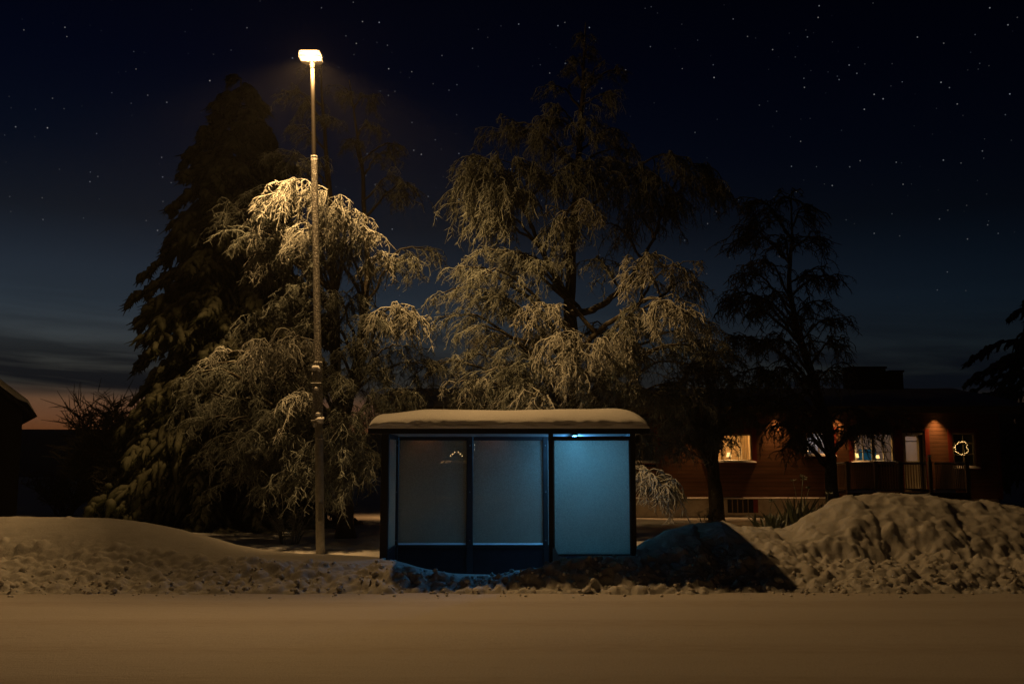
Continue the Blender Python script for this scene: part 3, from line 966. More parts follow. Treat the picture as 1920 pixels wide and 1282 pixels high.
birch('birch_tree', 'small frosted birch with a dark trunk beside the warm lit window', 'birches in the garden',
      [(1345, 985, 28.5), (1343, 900, 28.5), (1338, 830, 28.4), (1335, 760, 28.3), (1330, 690, 28.2), (1328, 620, 28.1)], 0.20,
      [(1270, 720, 27.5), (1300, 690, 27.3), (1345, 700, 27.4), (1385, 720, 27.8), (1262, 765, 27.3), (1300, 780, 27), (1345, 790, 27.2), (1372, 800, 27.3), (1255, 800, 27), (1290, 815, 26.8),
       (1325, 825, 26.9), (1390, 770, 27.8), (1270, 840, 27.2), (1310, 650, 27.5), (1360, 660, 27.8), (1240, 760, 27.8)],
      31, rad=0.012, wild=0.5, pull=1.8)
DB = dict(m='dark_twig', nb=13, nh=5, ns=4, H=0.55, Lb=0.75)
birch('birch_tree', 'dark unlit birch silhouetted against the sky left of the chimneys', 'birches in the garden',
      [(1562, 1000, 27), (1560, 900, 27), (1552, 820, 26.9), (1530, 735, 26.8), (1505, 650, 26.7), (1490, 590, 26.6), (1479, 517, 26.5), (1488, 455, 26.4), (1484, 365, 26.3)], 0.16,
      [(p[0], p[1], p[2], DB) for p in
       [(1410, 385, 26), (1440, 400, 25.8), (1478, 372, 26), (1512, 388, 26.3), (1405, 450, 26.2), (1388, 432, 26.5), (1530, 450, 26.6), (1425, 490, 25.8), (1555, 522, 26.8), (1535, 505, 26.2),
        (1450, 555, 25.6), (1395, 520, 26.2), (1362, 572, 26.6), (1378, 560, 26), (1415, 560, 25.6), (1540, 565, 26), (1500, 600, 25.4), (1560, 605, 26.4), (1375, 640, 26), (1405, 655, 25.5),
        (1450, 640, 25.4), (1520, 640, 25.4), (1570, 640, 26.5), (1395, 700, 26), (1430, 715, 25.6), (1480, 700, 25.4), (1540, 700, 25.6), (1565, 690, 26.6), (1470, 450, 25.6), (1460, 750, 25.6), (1400, 750, 26.2),
        (1600, 770, 26.2), (1650, 790, 26), (1625, 800, 25.8), (1590, 800, 26.4), (1690, 785, 26.2), (1540, 780, 25.6), (1500, 800, 25.8), (1480, 825, 26.4), (1450, 800, 26.2)]],
      41, twig='dark_twig', limb_mat='dark_twig', rad=0.012, wild=0.5)


def spruce(name, label, axis_px, Yb, top_py, widths, nbough, seed, snow_mat_, needle_mat, zmin=0.35, group=None):
    """widths: (py, half width in px) down the silhouette"""
    R = np.random.default_rng(seed)
    base = at(axis_px[0], 985, Yb)
    top = at(axis_px[1], top_py, Yb)
    root = empty(name, (base[0], base[1], GZ), label, 'tree', group)
    P = np.linspace((base[0], base[1], GZ - 0.2), top, 16)
    MB().tubes(P, (0.24 * (1 - np.linspace(0, 1, 16)) + 0.02)[None], 8, cap=True).build('trunk', M['bark'], root, smooth=True)
    wp = np.array(widths, float)
    zs = np.array([at(960, py, Yb)[2] for py in wp[:, 0]])
    ws = wp[:, 1] / FPX * Yb
    o_ = np.argsort(zs)
    zs, ws = zs[o_], ws[o_]
    zt = top[2]
    for b in range(nbough):
        f = (b + R.random()) / nbough
        z = zmin + (zt - zmin) * (1 - (1 - f) ** 0.72) if nbough > 60 else zmin + (zt - zmin) * f
        w = float(np.interp(z - 0.25, zs, ws)) * R.uniform(0.72, 1.12) + 0.1
        a = b * 2.399963 + R.normal(0, 0.35)
        ctr = P[0] + (P[-1] - P[0]) * ((z - P[0][2]) / (zt - P[0][2]))
        dh = np.array((math.cos(a), math.sin(a), 0))
        sag = w * R.uniform(0.28, 0.55) + 0.05
        t = np.linspace(0, 1, 10)
        spine = ctr + dh * (w * t)[:, None] + np.array((0, 0, 1.0)) * (0.18 * w * np.sin(t * PI * 0.8) - sag * t ** 1.6)[:, None]
        spine[:, 2] = np.maximum(spine[:, 2], GZ + 0.05)
        snow, nee = MB(), MB()
        r_main = 0.03 + 0.05 * (1 - np.abs(t - 0.6)) * min(1, w)
        snow.tubes(spine, (r_main * R.uniform(0.7, 1.3, 10))[None], 5, cap=True)
        # drooping side shoots under their load of snow
        ns = int(5 + 7.5 * min(w, 2.6))
        s0 = R.uniform(0.22, 1.0, ns)
        O, Td = interp_path(spine, s0)
        side = np.where(R.random(ns) < 0.5, 1, -1)[:, None] * np.array((-dh[1], dh[0], 0))
        outv = side * R.uniform(0.3, 1.0, (ns, 1)) + dh * R.uniform(0.35, 1.0, (ns, 1))
        ln = (0.22 + 0.30 * (1 - s0) * min(w, 2.2)) * R.uniform(0.7, 1.5, ns)
        n = 6
        u = np.linspace(0, 1, n)
        S = O[:, None] + outv[:, None] * (ln[:, None] * u * 0.8)[..., None]
        S[..., 2] += 0.03 - (ln * R.uniform(0.5, 1.1, ns))[:, None] * u ** 1.7
        S += np.cumsum(R.normal(0, 0.018, S.shape), 1)
        S[..., 2] = np.maximum(S[..., 2], GZ + 0.03)
        rr = np.array([0.6, 1.0, 1.15, 1.0, 0.75, 0.3])[None] * R.uniform(0.05, 0.12, (ns, 1)) * R.uniform(0.75, 1.25, (ns, n))
        snow.tubes(S, rr, 5, cap=True)
        # needles and twiglets below and around each shoot
        m = ns * 10
        Si = np.repeat(np.arange(ns), 10)
        f2 = R.uniform(0.05, 0.98, m) * (n - 1)
        i = f2.astype(int)
        wv = (f2 - i)[:, None]
        O3 = S[Si, i] * (1 - wv) + S[Si, i + 1] * wv
        dv = R.normal(0, 1, (m, 3))
        dv[:, 2] = -np.abs(dv[:, 2]) * 0.9 - 0.1
        dv = dv / np.linalg.norm(dv, axis=1, keepdims=True) + outv[Si] * 0.5
        sl = R.uniform(0.08, 0.20, m)
        u3 = np.array([0, 1.0])
        Q = O3[:, None] + dv[:, None] * (sl[:, None] * u3)[..., None]
        Q[..., 2] -= (0.4 * sl)[:, None] * u3 ** 2
        Q[..., 2] = np.maximum(Q[..., 2], GZ + 0.01)
        nee.tubes(Q, np.array([0.027, 0.006])[None] * R.uniform(0.7, 1.3, (m, 1)), 3)
        bo = nee.build('bough', needle_mat, root, smooth=True, kind='stuff')
        snow.build('snow_load', snow_mat_, bo, smooth=True, kind='stuff')
    return root


spruce('spruce_tree', 'broad dark spruce laden with snow left of the street lamp', (425, 452), 26.5, 148,
       [(150, 2), (200, 40), (250, 80), (300, 88), (400, 118), (500, 150), (600, 190), (700, 170), (800, 175), (880, 208), (960, 222), (1000, 222)], 330, 5, M['spruce_snow'], M['needle'],
       group='spruces')
spruce('spruce_tree', 'dark spruce rising behind the right end of the house', (1955, 1960), 44, 520,
       [(520, 2), (580, 50), (620, 80), (680, 150), (720, 170), (760, 180), (990, 190)], 75, 6, M['spruce_snow'], M['needle'], zmin=1.0, group='spruces')


# bare bushes in the dark on the left
def bare_bush(name, label, px, py_top, Yb, spread, nstem, seed, m, rad=0.012, cat='bush', group=None, twig=6, base_z=GZ):
    R = np.random.default_rng(seed)
    b = at(px, 970, Yb)
    top = at(px, py_top, Yb)[2]
    root = empty(name, (b[0], Yb, base_z), label, cat, group)
    h = top - base_z
    for s_ in range(nstem):
        a = R.uniform(0, 2 * PI)
        rr = spread * R.uniform(0.1, 1.0)
        t = np.linspace(0, 1, 9)
        hh = h * R.uniform(0.65, 1.0)
        P = np.stack([b[0] + 0.15 * math.cos(a) + rr * math.cos(a) * t ** 1.4, Yb + 0.15 * math.sin(a) + rr * math.sin(a) * t ** 1.4, base_z - 0.05 + hh * t], -1)
        P = wobble(P, 0.07, R) if h > 1 else wobble(P, 0.012, R)
        mb = MB()
        mb.tubes(P, (rad * (1.6 - 1.0 * t))[None], 4)
        m_ = twig * 4
        f = R.uniform(0.3, 0.99, m_) * 8
        i = f.astype(int)
        O = P[i] * (1 - (f - i))[:, None] + P[np.minimum(i + 1, 8)] * (f - i)[:, None]
        dv = R.normal(0, 1, (m_, 3))
        dv[:, 2] = np.abs(dv[:, 2]) * 0.8 + 0.1
        dv /= np.linalg.norm(dv, axis=1, keepdims=True)
        ln = h * R.uniform(0.08, 0.24, m_)
        u = np.linspace(0, 1, 5)
        Q = O[:, None] + dv[:, None] * (ln[:, None] * u)[..., None] + np.cumsum(R.normal(0, (0.03 if h > 2 else 0.012) * min(1, h), (m_, 5, 3)), 1)
        mb.tubes(Q, rad * np.array([0.8, 0.75, 0.7, 0.6, 0.35])[None], 3)
        q_ = m_ * 4
        Qi = np.repeat(np.arange(m_), 4)
        k = R.integers(1, 5, q_)
        dv2 = dv[Qi] + R.normal(0, 0.7, (q_, 3))
        l2 = h * R.uniform(0.03, 0.09, q_)
        u3 = np.array([0, 0.5, 1])
        W = Q[Qi, k][:, None] + dv2[:, None] * (l2[:, None] * u3)[..., None]
        mb.tubes(W, rad * np.array([0.6, 0.55, 0.3])[None], 3)
        mb.build('branch', M[m], root, smooth=True)
    return root


bare_bush('bare_tree', 'bare bushy tree with twiggy top against the orange glow by the barn', 178, 752, 30, 0.6, 13, 51, 'dark_twig', 0.02, 'tree', 'bare trees left of the spruce', 12)
bare_bush('bare_tree', 'lower bare bushy tree between the twiggy one and the spruce', 236, 774, 29, 0.55, 12, 52, 'dark_twig', 0.02, 'tree', 'bare trees left of the spruce', 12)
bare_bush('bare_bush', 'small frosted bush of thin upright stems near the lamp post foot', 545, 940, 20.3, 0.42, 15, 53, 'frost_thin', 0.009, twig=2)
bare_bush('bare_bush', 'thin weeds beside the trunk of the small birch', 1322, 945, 26.5, 0.35, 9, 54, 'frost_thin', 0.008, twig=2)
bare_bush('bare_bush', 'dark low bush in front of the far end of the barn field', 120, 880, 34, 1.6, 22, 55, 'dark_twig', 0.02, twig=6)


def leafy_plant(label, px, py_top, Yb, nleaf, nstalk, seed, spread=0.5, group='perennials by the right snow bank'):
    R = np.random.default_rng(seed)
    zb = 0.55
    b = at(px, 980, Yb)
    h = at(px, py_top, Yb)[2] - zb
    root = empty('garden_plant', (b[0], Yb, zb), label, 'plant', group)
    for i in range(nleaf):
        a = R.uniform(0, 2 * PI)
        lean = R.uniform(0.1, 1.0) * spread
        ln = h * R.uniform(0.35, 0.72)
        t = np.linspace(0, 1, 6)
        ox, oy = R.normal(0, spread * 0.35, 2)
        P = np.stack([b[0] + ox + lean * math.cos(a) * t ** 1.3, Yb + oy * 0.6 + lean * math.sin(a) * t ** 1.3, zb - 0.1 + (ln + 0.1) * t - 0.12 * t ** 3 * lean], -1)
        wd = np.array([0.25, 0.7, 1.0, 0.9, 0.55, 0.06]) * R.uniform(0.02, 0.042)
        side = np.array((-math.sin(a + R.normal(0, 0.6)), math.cos(a), 0.0))
        Lf, Rt, Md = P + side * wd[:, None], P - side * wd[:, None], P - np.array((0, 0, 0.012))
        V = np.stack([Lf, Md, Rt], 1)
        mb = MB().grid(V)
        mb.build('leaf', M['leaf_frost'], root)
    for i in range(nstalk):
        t = np.linspace(0, 1, 8)
        a = R.uniform(0, 2 * PI)
        hh = h * R.uniform(0.75, 1.0)
        l = R.uniform(0.02, 0.3)
        P = np.stack([b[0] + R.normal(0, spread * 0.3) + l * math.cos(a) * t ** 2, Yb + R.normal(0, 0.1) + 0 * t, zb - 0.1 + (hh + 0.1) * t], -1)
        st = MB().tubes(P, (0.010 - 0.005 * t)[None], 4).build('stalk', M['leaf_frost'], root)
        e = P[-1]
        hd = MB()
        m_ = 11
        dv = R.normal(0, 1, (m_, 3))
        dv[:, 2] = np.abs(dv[:, 2]) * 0.6
        dv /= np.linalg.norm(dv, axis=1, keepdims=True)
        u = np.array([0, 0.6, 1.0])
        hd.tubes(e + dv[:, None] * (R.uniform(0.04, 0.09, m_)[:, None] * u)[..., None], np.array([0.004, 0.007, 0.011])[None], 4)
        hd.build('seed_head', M['leaf_frost'], st)
    return root


leafy_plant('frosted leafy clump low at the left end of the tall snow bank', 1450, 935, 19.2, 60, 1, 61, 0.42)
leafy_plant('frosted clump with tall seed stalks in the middle beside the dark birch', 1495, 893, 19.0, 60, 4, 62, 0.4)
leafy_plant('frosted leafy clump leaning on the slope nearest the porch stairs', 1535, 912, 18.9, 55, 1, 63, 0.32)

# ------------------------------------------------------------------ bus shelter
SY0, SY1 = 15.5, 17.05                     # front and rear planes
SX = 1.985
shelter = empty('bus_shelter', (0, 16.2, 0), 'black framed bus shelter with rimed glass panels and thick snow on its roof', 'bus shelter')
BF = M['black_frame']
ZT = 2.26                                  # underside of the roof beams
x_l0, x_l1 = at(713, 950, SY0)[0], at(728, 950, SY0)[0]
x_m0, x_m1 = at(1029, 950, SY0)[0], at(1038, 950, SY0)[0]
x_r0, x_r1 = at(1183, 950, SY0)[0], at(1193, 950, SY0)[0]


def shpost(x0, x1, y0, y1, z1=ZT, z0=-0.3):
    MB().box(x0, x1, y0, y1, z0, z1, 0.008).build('post', BF, shelter)


shpost(x_l0, x_l1, SY0, SY0 + 0.10)
shpost(x_m0, x_m1, SY0, SY0 + 0.10)
shpost(x_r0, x_r1, SY0, SY0 + 0.10)
bx = [(741, 748), (875, 887), (1018, 1027), (1172, 1180)]
bp = []
for a, b in bx:
    a, b = at(a, 930, SY1)[0], at(b, 930, SY1)[0]
    bp.append((a, b))
    shpost(a, b, SY1 - 0.09, SY1, ZT, -0.35)
# rails, panes and kick panels of the rear wall
zb_, zt_ = 0.45, 2.185
for (a0, a1), (b0, b1) in zip(bp[:-1], bp[1:]):
    MB().box(a1, b0, SY1 - 0.08, SY1 - 0.02, zt_, zt_ + 0.075, 0.006).build('top_rail', BF, shelter)
    MB().box(a1, b0, SY1 - 0.08, SY1 - 0.02, zb_ - 0.05, zb_, 0.006).build('bottom_rail', BF, shelter)
    MB().box(a1 - 0.004, b0 + 0.004, SY1 - 0.052, SY1 - 0.044, zb_ - 0.004, zt_ + 0.004).build('glass_pane', M['rear_glass'], shelter)
    MB().box(a1 - 0.004, b0 + 0.004, SY1 - 0.06, SY1 - 0.036, -0.34, zb_ - 0.046).build('kick_panel', M['kick_panel'], shelter)
    w = np.linspace(a1 + 0.01, b0 - 0.01, 24)
    hts = 0.018 + 0.012 * np.abs(vnoise(w * 5, w * 0 + a1))
    V = []
    for i, xx in enumerate(w):
        V.append([(xx, SY1 - 0.088, zb_ - 0.002), (xx, SY1 - 0.075, zb_ + hts[i]), (xx, SY1 - 0.056, zb_ + hts[i] * 1.3)])
    MB().grid(np.array(V)).build('rail_snow', M['snow'], shelter, smooth=True)
    for zz_ in (0.52, 1.32, 2.1):
        mbb = MB()
        mbb.lathe((a0 + a1) / 2, SY1 - 0.095, [(0.0, zz_ + 0.012), (0.012, zz_ + 0.008), (0.014, zz_), (0.012, zz_ - 0.008), (0, zz_ - 0.012)], 8)
        mbb.build('bolt', M['steel'], shelter, smooth=True)
# side walls: glass between front and rear posts
for sx, mat_ in ((x_l0 + 0.06, 'rear_glass'), (x_r1 - 0.06, 'side_glass')):
    MB().box(sx - 0.004, sx + 0.004, SY0 + 0.09, SY1 - 0.08, 0.446, 2.19).build('side_pane', M[mat_], shelter)
    MB().box(sx - 0.03, sx + 0.03, SY0 + 0.10, SY1 - 0.09, 2.185, 2.255, 0.006).build('side_rail', BF, shelter)
    MB().box(sx - 0.03, sx + 0.03, SY0 + 0.10, SY1 - 0.09, 0.40, 0.45, 0.006).build('side_rail', BF, shelter)
    MB().box(sx - 0.012, sx + 0.012, SY0 + 0.10, SY1 - 0.09, -0.30, 0.404).build('kick_panel', M['kick_panel'], shelter)
# front glazed bay on the right
zf0, zf1 = 0.41, 2.14
MB().box(x_m1, x_r0, SY0 + 0.015, SY0 + 0.085, zf1, zf1 + 0.065, 0.006).build('front_beam', BF, shelter)
MB().box(x_m1, x_r0, SY0 + 0.02, SY0 + 0.075, zf0 - 0.028, zf0, 0.004).build('front_sill', M['steel'], shelter)
MB().box(x_m1 - 0.002, x_r0 + 0.002, SY0 + 0.045, SY0 + 0.055, zf0 - 0.004, zf1 + 0.004).build('front_pane', M['front_glass'], shelter)
MB().box(x_m1 + 0.002, x_m1 + 0.018, SY0 + 0.03, SY0 + 0.043, zf0, zf1).build('glazing_strip', M['steel'], shelter)
MB().box(x_r0 - 0.018, x_r0 - 0.002, SY0 + 0.03, SY0 + 0.043, zf0, zf1).build('glazing_strip', M['steel'], shelter)
# roof
RX0, RX1 = at(691, 806, 15.1)[0], at(1217, 806, 15.1)[0]
RY0, RY1 = 15.1, 17.35
MB().box(RX0, RX1, RY0, RY1, 2.262, 2.355, 0.01).build('roof', BF, shelter)
MB().box(RX0 - 0.004, RX1 + 0.004, RY0 - 0.035, RY0 - 0.002, 2.225, 2.362, 0.008).build('fascia', BF, shelter)
MB().box(x_l1, x_r0, SY0 + 0.11, SY1 - 0.10, 2.248, 2.258).build('ceiling', M['soffit_white'], shelter)
# snow on the roof: swept dome
nx, nv = 150, 40
xs = np.linspace(0, 1, nx)
V = []
for i, s in enumerate(xs):
    xw = RX0 - 0.012 + (RX1 - RX0 + 0.024) * s
    el = (1 - np.clip((0.035 - s) / 0.035, 0, 1) ** 2.2) ** 0.5 * (0.70 + 0.24 * sstep(0, 0.22, s) + 0.06 * sstep(0.1, 0.9, s))
    er = (1 - np.clip((s - 0.86) / 0.14, 0, 1) ** 3.0) ** 0.5
    e = max(min(el, er), 0.0)
    hz = 0.30 * e * (1.0 + 0.03 * math.sin(s * 7 + 1))
    row = []
    for j in range(nv):
        v = j / (nv - 1)
        # the profile climbs the front, rolls over the top and down the back
        if v < 0.22:
            q = v / 0.22
            y = RY0 - 0.042 - 0.035 * math.sin(q * PI * 0.75) * e
            z = 2.305 + min(0.10, hz * 0.4) * q
        elif v < 0.75:
            q = (v - 0.22) / 0.53
            y = RY0 - 0.042 - 0.035 * math.sin(0.75 * PI) * e + 1.10 * (0.45 * q + 0.55 * q * q)
            z0 = 2.305 + min(0.10, hz * 0.4)
            z = z0 + (2.36 + hz - z0) * (1 - (1 - q) ** 1.9)
        else:
            q = (v - 0.75) / 0.25
            y = RY0 + 1.1 + (RY1 + 0.02 - RY0 - 1.1) * math.sin(q * PI / 2)
            z = 2.358 + (hz + 0.002) * math.cos(q * PI / 2) ** 0.6
        row.append((xw, y, z))
    V.append(row)
V = np.array(V)
lowm = np.exp(-((V[..., 2] - 2.375) / 0.05) ** 2) * (V[..., 1] < RY0 + 0.4)
V[..., 1] += 0.035 * lowm * fbm(V[..., 0], V[..., 2] * 3, 7, 4) + 0.022 * lowm
V[..., 2] += 0.010 * fbm(V[..., 0], V[..., 1], 1.5, 3) * (V[..., 2] > 2.45)
MB().grid(V[:, ::-1]).build('roof_snow', M['snow'], shelter, smooth=True)
# the lamp under its ceiling
ledx, ledy = at(1080, 820, 16.3)[0], 16.62
lamp_ = MB().box(ledx - 0.11, ledx - 0.01, 15.64, ledy + 0.06, 2.215, 2.248, 0.008).build('ceiling_lamp', M['steel'], shelter)
MB().box(ledx - 0.09, ledx - 0.03, 15.66, ledy + 0.04, 2.200, 2.216, 0.004).build('diffuser', M['led'], lamp_)
ld = bpy.data.lights.new('ceiling_lamp_light', 'POINT')
ld.shadow_soft_size = 0.035
ld.energy = LED_W
ld.color = LED_COL
lo = bpy.data.objects.new('ceiling_lamp_light', ld)
lo.location = (ledx, ledy, 2.15)
link(lo, lamp_)
# snow drifted into the corners of the front bay
R = np.random.default_rng(3)
dr = []
xs_ = np.linspace(x_m1 - 0.02, x_m1 + 0.20, 10)
for i, xx in enumerate(xs_):
    t = i / 9
    dr.append([(xx, SY0 + 0.028 - 0.10 * (1 - t), 0.20), (xx, SY0 + 0.028 - 0.05 * (1 - t), 0.30 + 0.17 * (1 - t) ** 2), (xx, SY0 + 0.028, 0.36 + 0.24 * (1 - t) ** 3)])
MB().grid(np.array(dr)).build('corner_snow', M['snow'], shelter, smooth=True)

# ------------------------------------------------------------------ street lamp
PY = 18.1
pb = at(601, 1036, PY)
p680, p295, ptop = at(596.5, 680, PY), at(589, 295, PY), at(586, 124, PY)
p785 = at(598, 792, PY)
lampo = empty('street_lamp', (pb[0], PY, GZ), 'tall frosted steel street lamp with a glowing orange head', 'street lamp')
bot = np.array((pb[0] + 0.006, PY, GZ - 0.3))


def polesec(a, b, r0, r1, n=24):
    P = np.linspace(a, b, n)
    return MB().tubes(P, np.linspace(r0, r1, n)[None], 16, cap=True)


polesec(bot, p785, 0.078, 0.074).build('lower_pole', M['post_grey'], lampo, smooth=True)
polesec(p785 + (0, 0, -0.01), p680, 0.076, 0.073).build('middle_pole', M['pole'], lampo, smooth=True)
polesec(p680 - (0, 0, 0.02), p295, 0.068, 0.060, 60).build('middle_pole', M['pole'], lampo, smooth=True)
polesec(p295 - (0, 0, 0.02), ptop, 0.044, 0.040, 40).build('upper_pole', M['shaded_steel'], lampo, smooth=True)
for p, r, h in ((p680, 0.078, 0.04), (p295, 0.062, 0.05), (p785, 0.084, 0.05), (at(599.5, 822, PY), 0.082, 0.04)):
    MB().tubes(np.array([p - (0, 0, h / 2), p - (0, 0, h / 2 - 0.004), p + (0, 0, h / 2 - 0.004), p + (0, 0, h / 2)]), np.array([r * 0.9, r, r, r * 0.9])[None], 16, cap=True).build('collar', M['pole'], lampo, smooth=True)
# short mast strapped to the left side of the post
m0, m1 = at(590.5, 800, PY - 0.05), at(588.5, 694, PY - 0.05)
mast = MB().tubes(np.linspace(m0, m1, 10), np.full((1, 10), 0.036), 12, cap=True).build('side_mast', M['pole'], lampo, smooth=True)
MB().tubes(np.array([m1 - (0, 0, 0.01), m1 + (0.01, 0, 0.05), m1 + (0.06, 0, 0.05), m1 + (0.12, 0, -0.02)]), np.array([0.045, 0.055, 0.05, 0.03])[None], 8, cap=True).build('snow_cap', M['snow'], mast, smooth=True)
for py_ in (720, 790):
    c = at(593, py_, PY - 0.03)
    MB().box(c[0] - 0.09, c[0] + 0.11, PY - 0.12, PY + 0.10, c[2] - 0.02, c[2] + 0.02, 0.006).build('bracket', M['steel'], lampo)
for (px_, py_, s_) in ((600, 787, 0.075), (597, 776, 0.05), (594, 728, 0.045)):
    c = at(px_, py_, PY - 0.09)
    v = sv[2] * s_ + c
    MB().add(v, [f for f in sq[2] if len(f) == 4], [f for f in sq[2] if len(f) == 3]).build('snow_lump', M['snow'], lampo, smooth=True)
hatch = at(600.5, 960, PY - 0.083)
MB().box(hatch[0] - 0.035, hatch[0] + 0.045, PY - 0.09, PY - 0.05, hatch[2] - 0.16, hatch[2] + 0.16, 0.006).build('service_hatch', M['steel'], lampo)
# head: points to the road; gear tray at the back, lit bowl in front
hz0 = ptop[2] + 0.06
hx0 = ptop[0]
MB().tubes(np.array([ptop - (0, 0, 0.05), ptop + (0, -0.01, 0.04), ptop + (0, -0.06, 0.10)]), np.array([0.05, 0.055, 0.05])[None], 12, cap=True).build('spigot', M['lamp_body'], lampo, smooth=True)


def plan(pts, z0, z1, z2=None):
    """closed prism over a plan outline"""
    pts = np.array(pts, float)
    n = len(pts)
    a = np.concatenate([pts, np.full((n, 1), z0)], 1)
    b = np.concatenate([pts, np.full((n, 1), z1)], 1)
    c = np.array([[*pts.mean(0), z0], [*pts.mean(0), z1]])
    i = np.arange(n)
    j = (i + 1) % n
    return MB().add(np.concatenate([a, b, c]), np.stack([i, j, j + n, i + n], -1), np.concatenate([np.stack([np.full(n, 2 * n), j, i], -1), np.stack([np.full(n, 2 * n + 1), i + n, j + n], -1)]))


yb = PY + 0.10
out = lambda k: [(hx0 + x * k, yb - y) for x, y in ((-0.08, 0.0), (-0.16, 0.05), (-0.20, 0.14), (-0.205, 0.40), (-0.19, 0.435), (-0.15, 0.45), (0.15, 0.45), (0.19, 0.435), (0.205, 0.40), (0.20, 0.14), (0.16, 0.05), (0.08, 0.0))][::-1]
head = plan(out(1.0), hz0 + 0.066, hz0 + 0.086).build('housing', M['lamp_body'], lampo)
tray = [(hx0 + x, yb - y) for x, y in ((-0.08, 0.004), (-0.158, 0.053), (-0.197, 0.14), (-0.20, 0.215), (0.20, 0.215), (0.197, 0.14), (0.158, 0.053), (0.08, 0.004))][::-1]
plan(tray, hz0 - 0.012, hz0 + 0.064).build('gear_tray', M['lamp_body'], head)
plan(out(0.95), hz0 + 0.086, hz0 + 0.092).build('snow_cover', M['snow'], head)
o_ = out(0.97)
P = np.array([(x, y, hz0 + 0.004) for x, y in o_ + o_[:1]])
MB().tubes(P, np.full((1, len(P)), 0.011), 6).build('rim', M['rim_spill'], head, smooth=True)
lensp = [(hx0 + x, yb - y) for x, y in ((-0.195, 0.22), (-0.20, 0.40), (-0.185, 0.45), (-0.145, 0.475), (0.145, 0.475), (0.185, 0.45), (0.20, 0.40), (0.195, 0.22))][::-1]
plan(lensp, hz0 + 0.012, hz0 + 0.090).build('lens', M['lens'], head)
sl = bpy.data.lights.new('street_light', 'POINT')
sl.energy = LAMP_W
sl.color = LAMP_COL
sl.shadow_soft_size = 0.10
# the bowl throws its light to the sides more than straight down
sl.use_nodes = True
lt_ = sl.node_tree
em_ = next(n for n in lt_.nodes if n.type == 'EMISSION')
ltc = lt_.nodes.new('ShaderNodeTexCoord')
lsp = lt_.nodes.new('ShaderNodeSeparateXYZ')
lt_.links.new(ltc.outputs['Normal'], lsp.inputs[0])
ang_ = mth(lt_, 'DIVIDE', mth(lt_, 'ARCCOSINE', mth(lt_, 'MULTIPLY', lsp.outputs[2], -1.0)), PI)     # 0 straight down, 0.5 level
lt_.links.new(ramp(lt_, ang_, [(0.0, 0.9), (0.028, 0.85), (0.055, 0.35), (0.08, 0.12), (0.11, 0.12), (0.14, 0.34), (0.175, 0.68), (0.21, 0.76), (0.26, 0.74), (0.30, 0.78), (0.325, 0.62), (0.35, 0.26), (0.375, 0.11), (0.42, 0.095), (0.5, 0.10), (0.6, 0.09), (0.8, 0.05)]), em_.inputs[1])
so = bpy.data.objects.new('street_light', sl)
so.location = (hx0, yb - 0.35, hz0 + 0.035)
link(so, lampo)

# ------------------------------------------------------------------ house
HY = 32.6
HX0, HX1 = at(735, 850, HY)[0], at(1872, 850, HY)[0]
zp = at(960, 935, HY)[2]                 # top of the plinth
ze = at(960, 770, HY)[2]                 # wall top
house = empty('wooden_house', ((HX0 + HX1) / 2, HY + 4, GZ), 'long red boarded house with warm lit windows and lights under its eaves', 'house')


def hpx(px):
    return at(px, 840, HY)[0]


def hpz(py):
    return at(960, py, HY)[2]


# openings: x0, x1, z0, z1
OPEN = {'w1': (hpx(1322), hpx(1410), hpz(865), hpz(813)), 'w2': (hpx(1511), hpx(1560), hpz(853), hpz(809)), 'w3': (hpx(1599), hpx(1676), hpz(866), hpz(812)),
        'door': (hpx(1692), hpx(1734), hpz(925), hpz(811)), 'w5': (hpx(1785), hpx(1828), hpz(876), hpz(811)), 'w0': (hpx(832), hpx(880), hpz(866), hpz(812)),
        'w6': (hpx(1180), hpx(1228), hpz(866), hpz(812))}
course = 0.128
z = zp + 0.02
k = 0
while z < ze - 0.02:
    z1 = min(z + course - 0.010, ze)
    cuts = sorted((a - 0.02, b + 0.02) for a, b, c, d in OPEN.values() if c - 0.03 < z1 and d + 0.03 > z)
    x = HX0
    for a, b in cuts + [(HX1, HX1)]:
        if a - x > 0.05:
            # butt joint somewhere along a long run
            segs = [(x, a)]
            if a - x > 4:
                j = x + (a - x) * (0.35 + 0.3 * ((k * 0.618) % 1))
                segs = [(x, j - 0.003), (j + 0.003, a)]
            for s0, s1 in segs:
                dy = random.uniform(0, 0.001)
                mb = MB()
                mb.add([(s0, HY - 0.03 - dy, z), (s1, HY - 0.03 - dy, z), (s1, HY - 0.029 - dy, z1), (s0, HY - 0.029 - dy, z1), (s0, HY + 0.02, z), (s1, HY + 0.02, z), (s1, HY + 0.02, z1), (s0, HY + 0.02, z1)],
                       [(0, 1, 2, 3), (4, 7, 6, 5), (0, 4, 5, 1), (3, 2, 6, 7), (0, 3, 7, 4), (1, 5, 6, 2)])
                mb.build('board', M['board'], house)
        x = b
    z += course
    k += 1
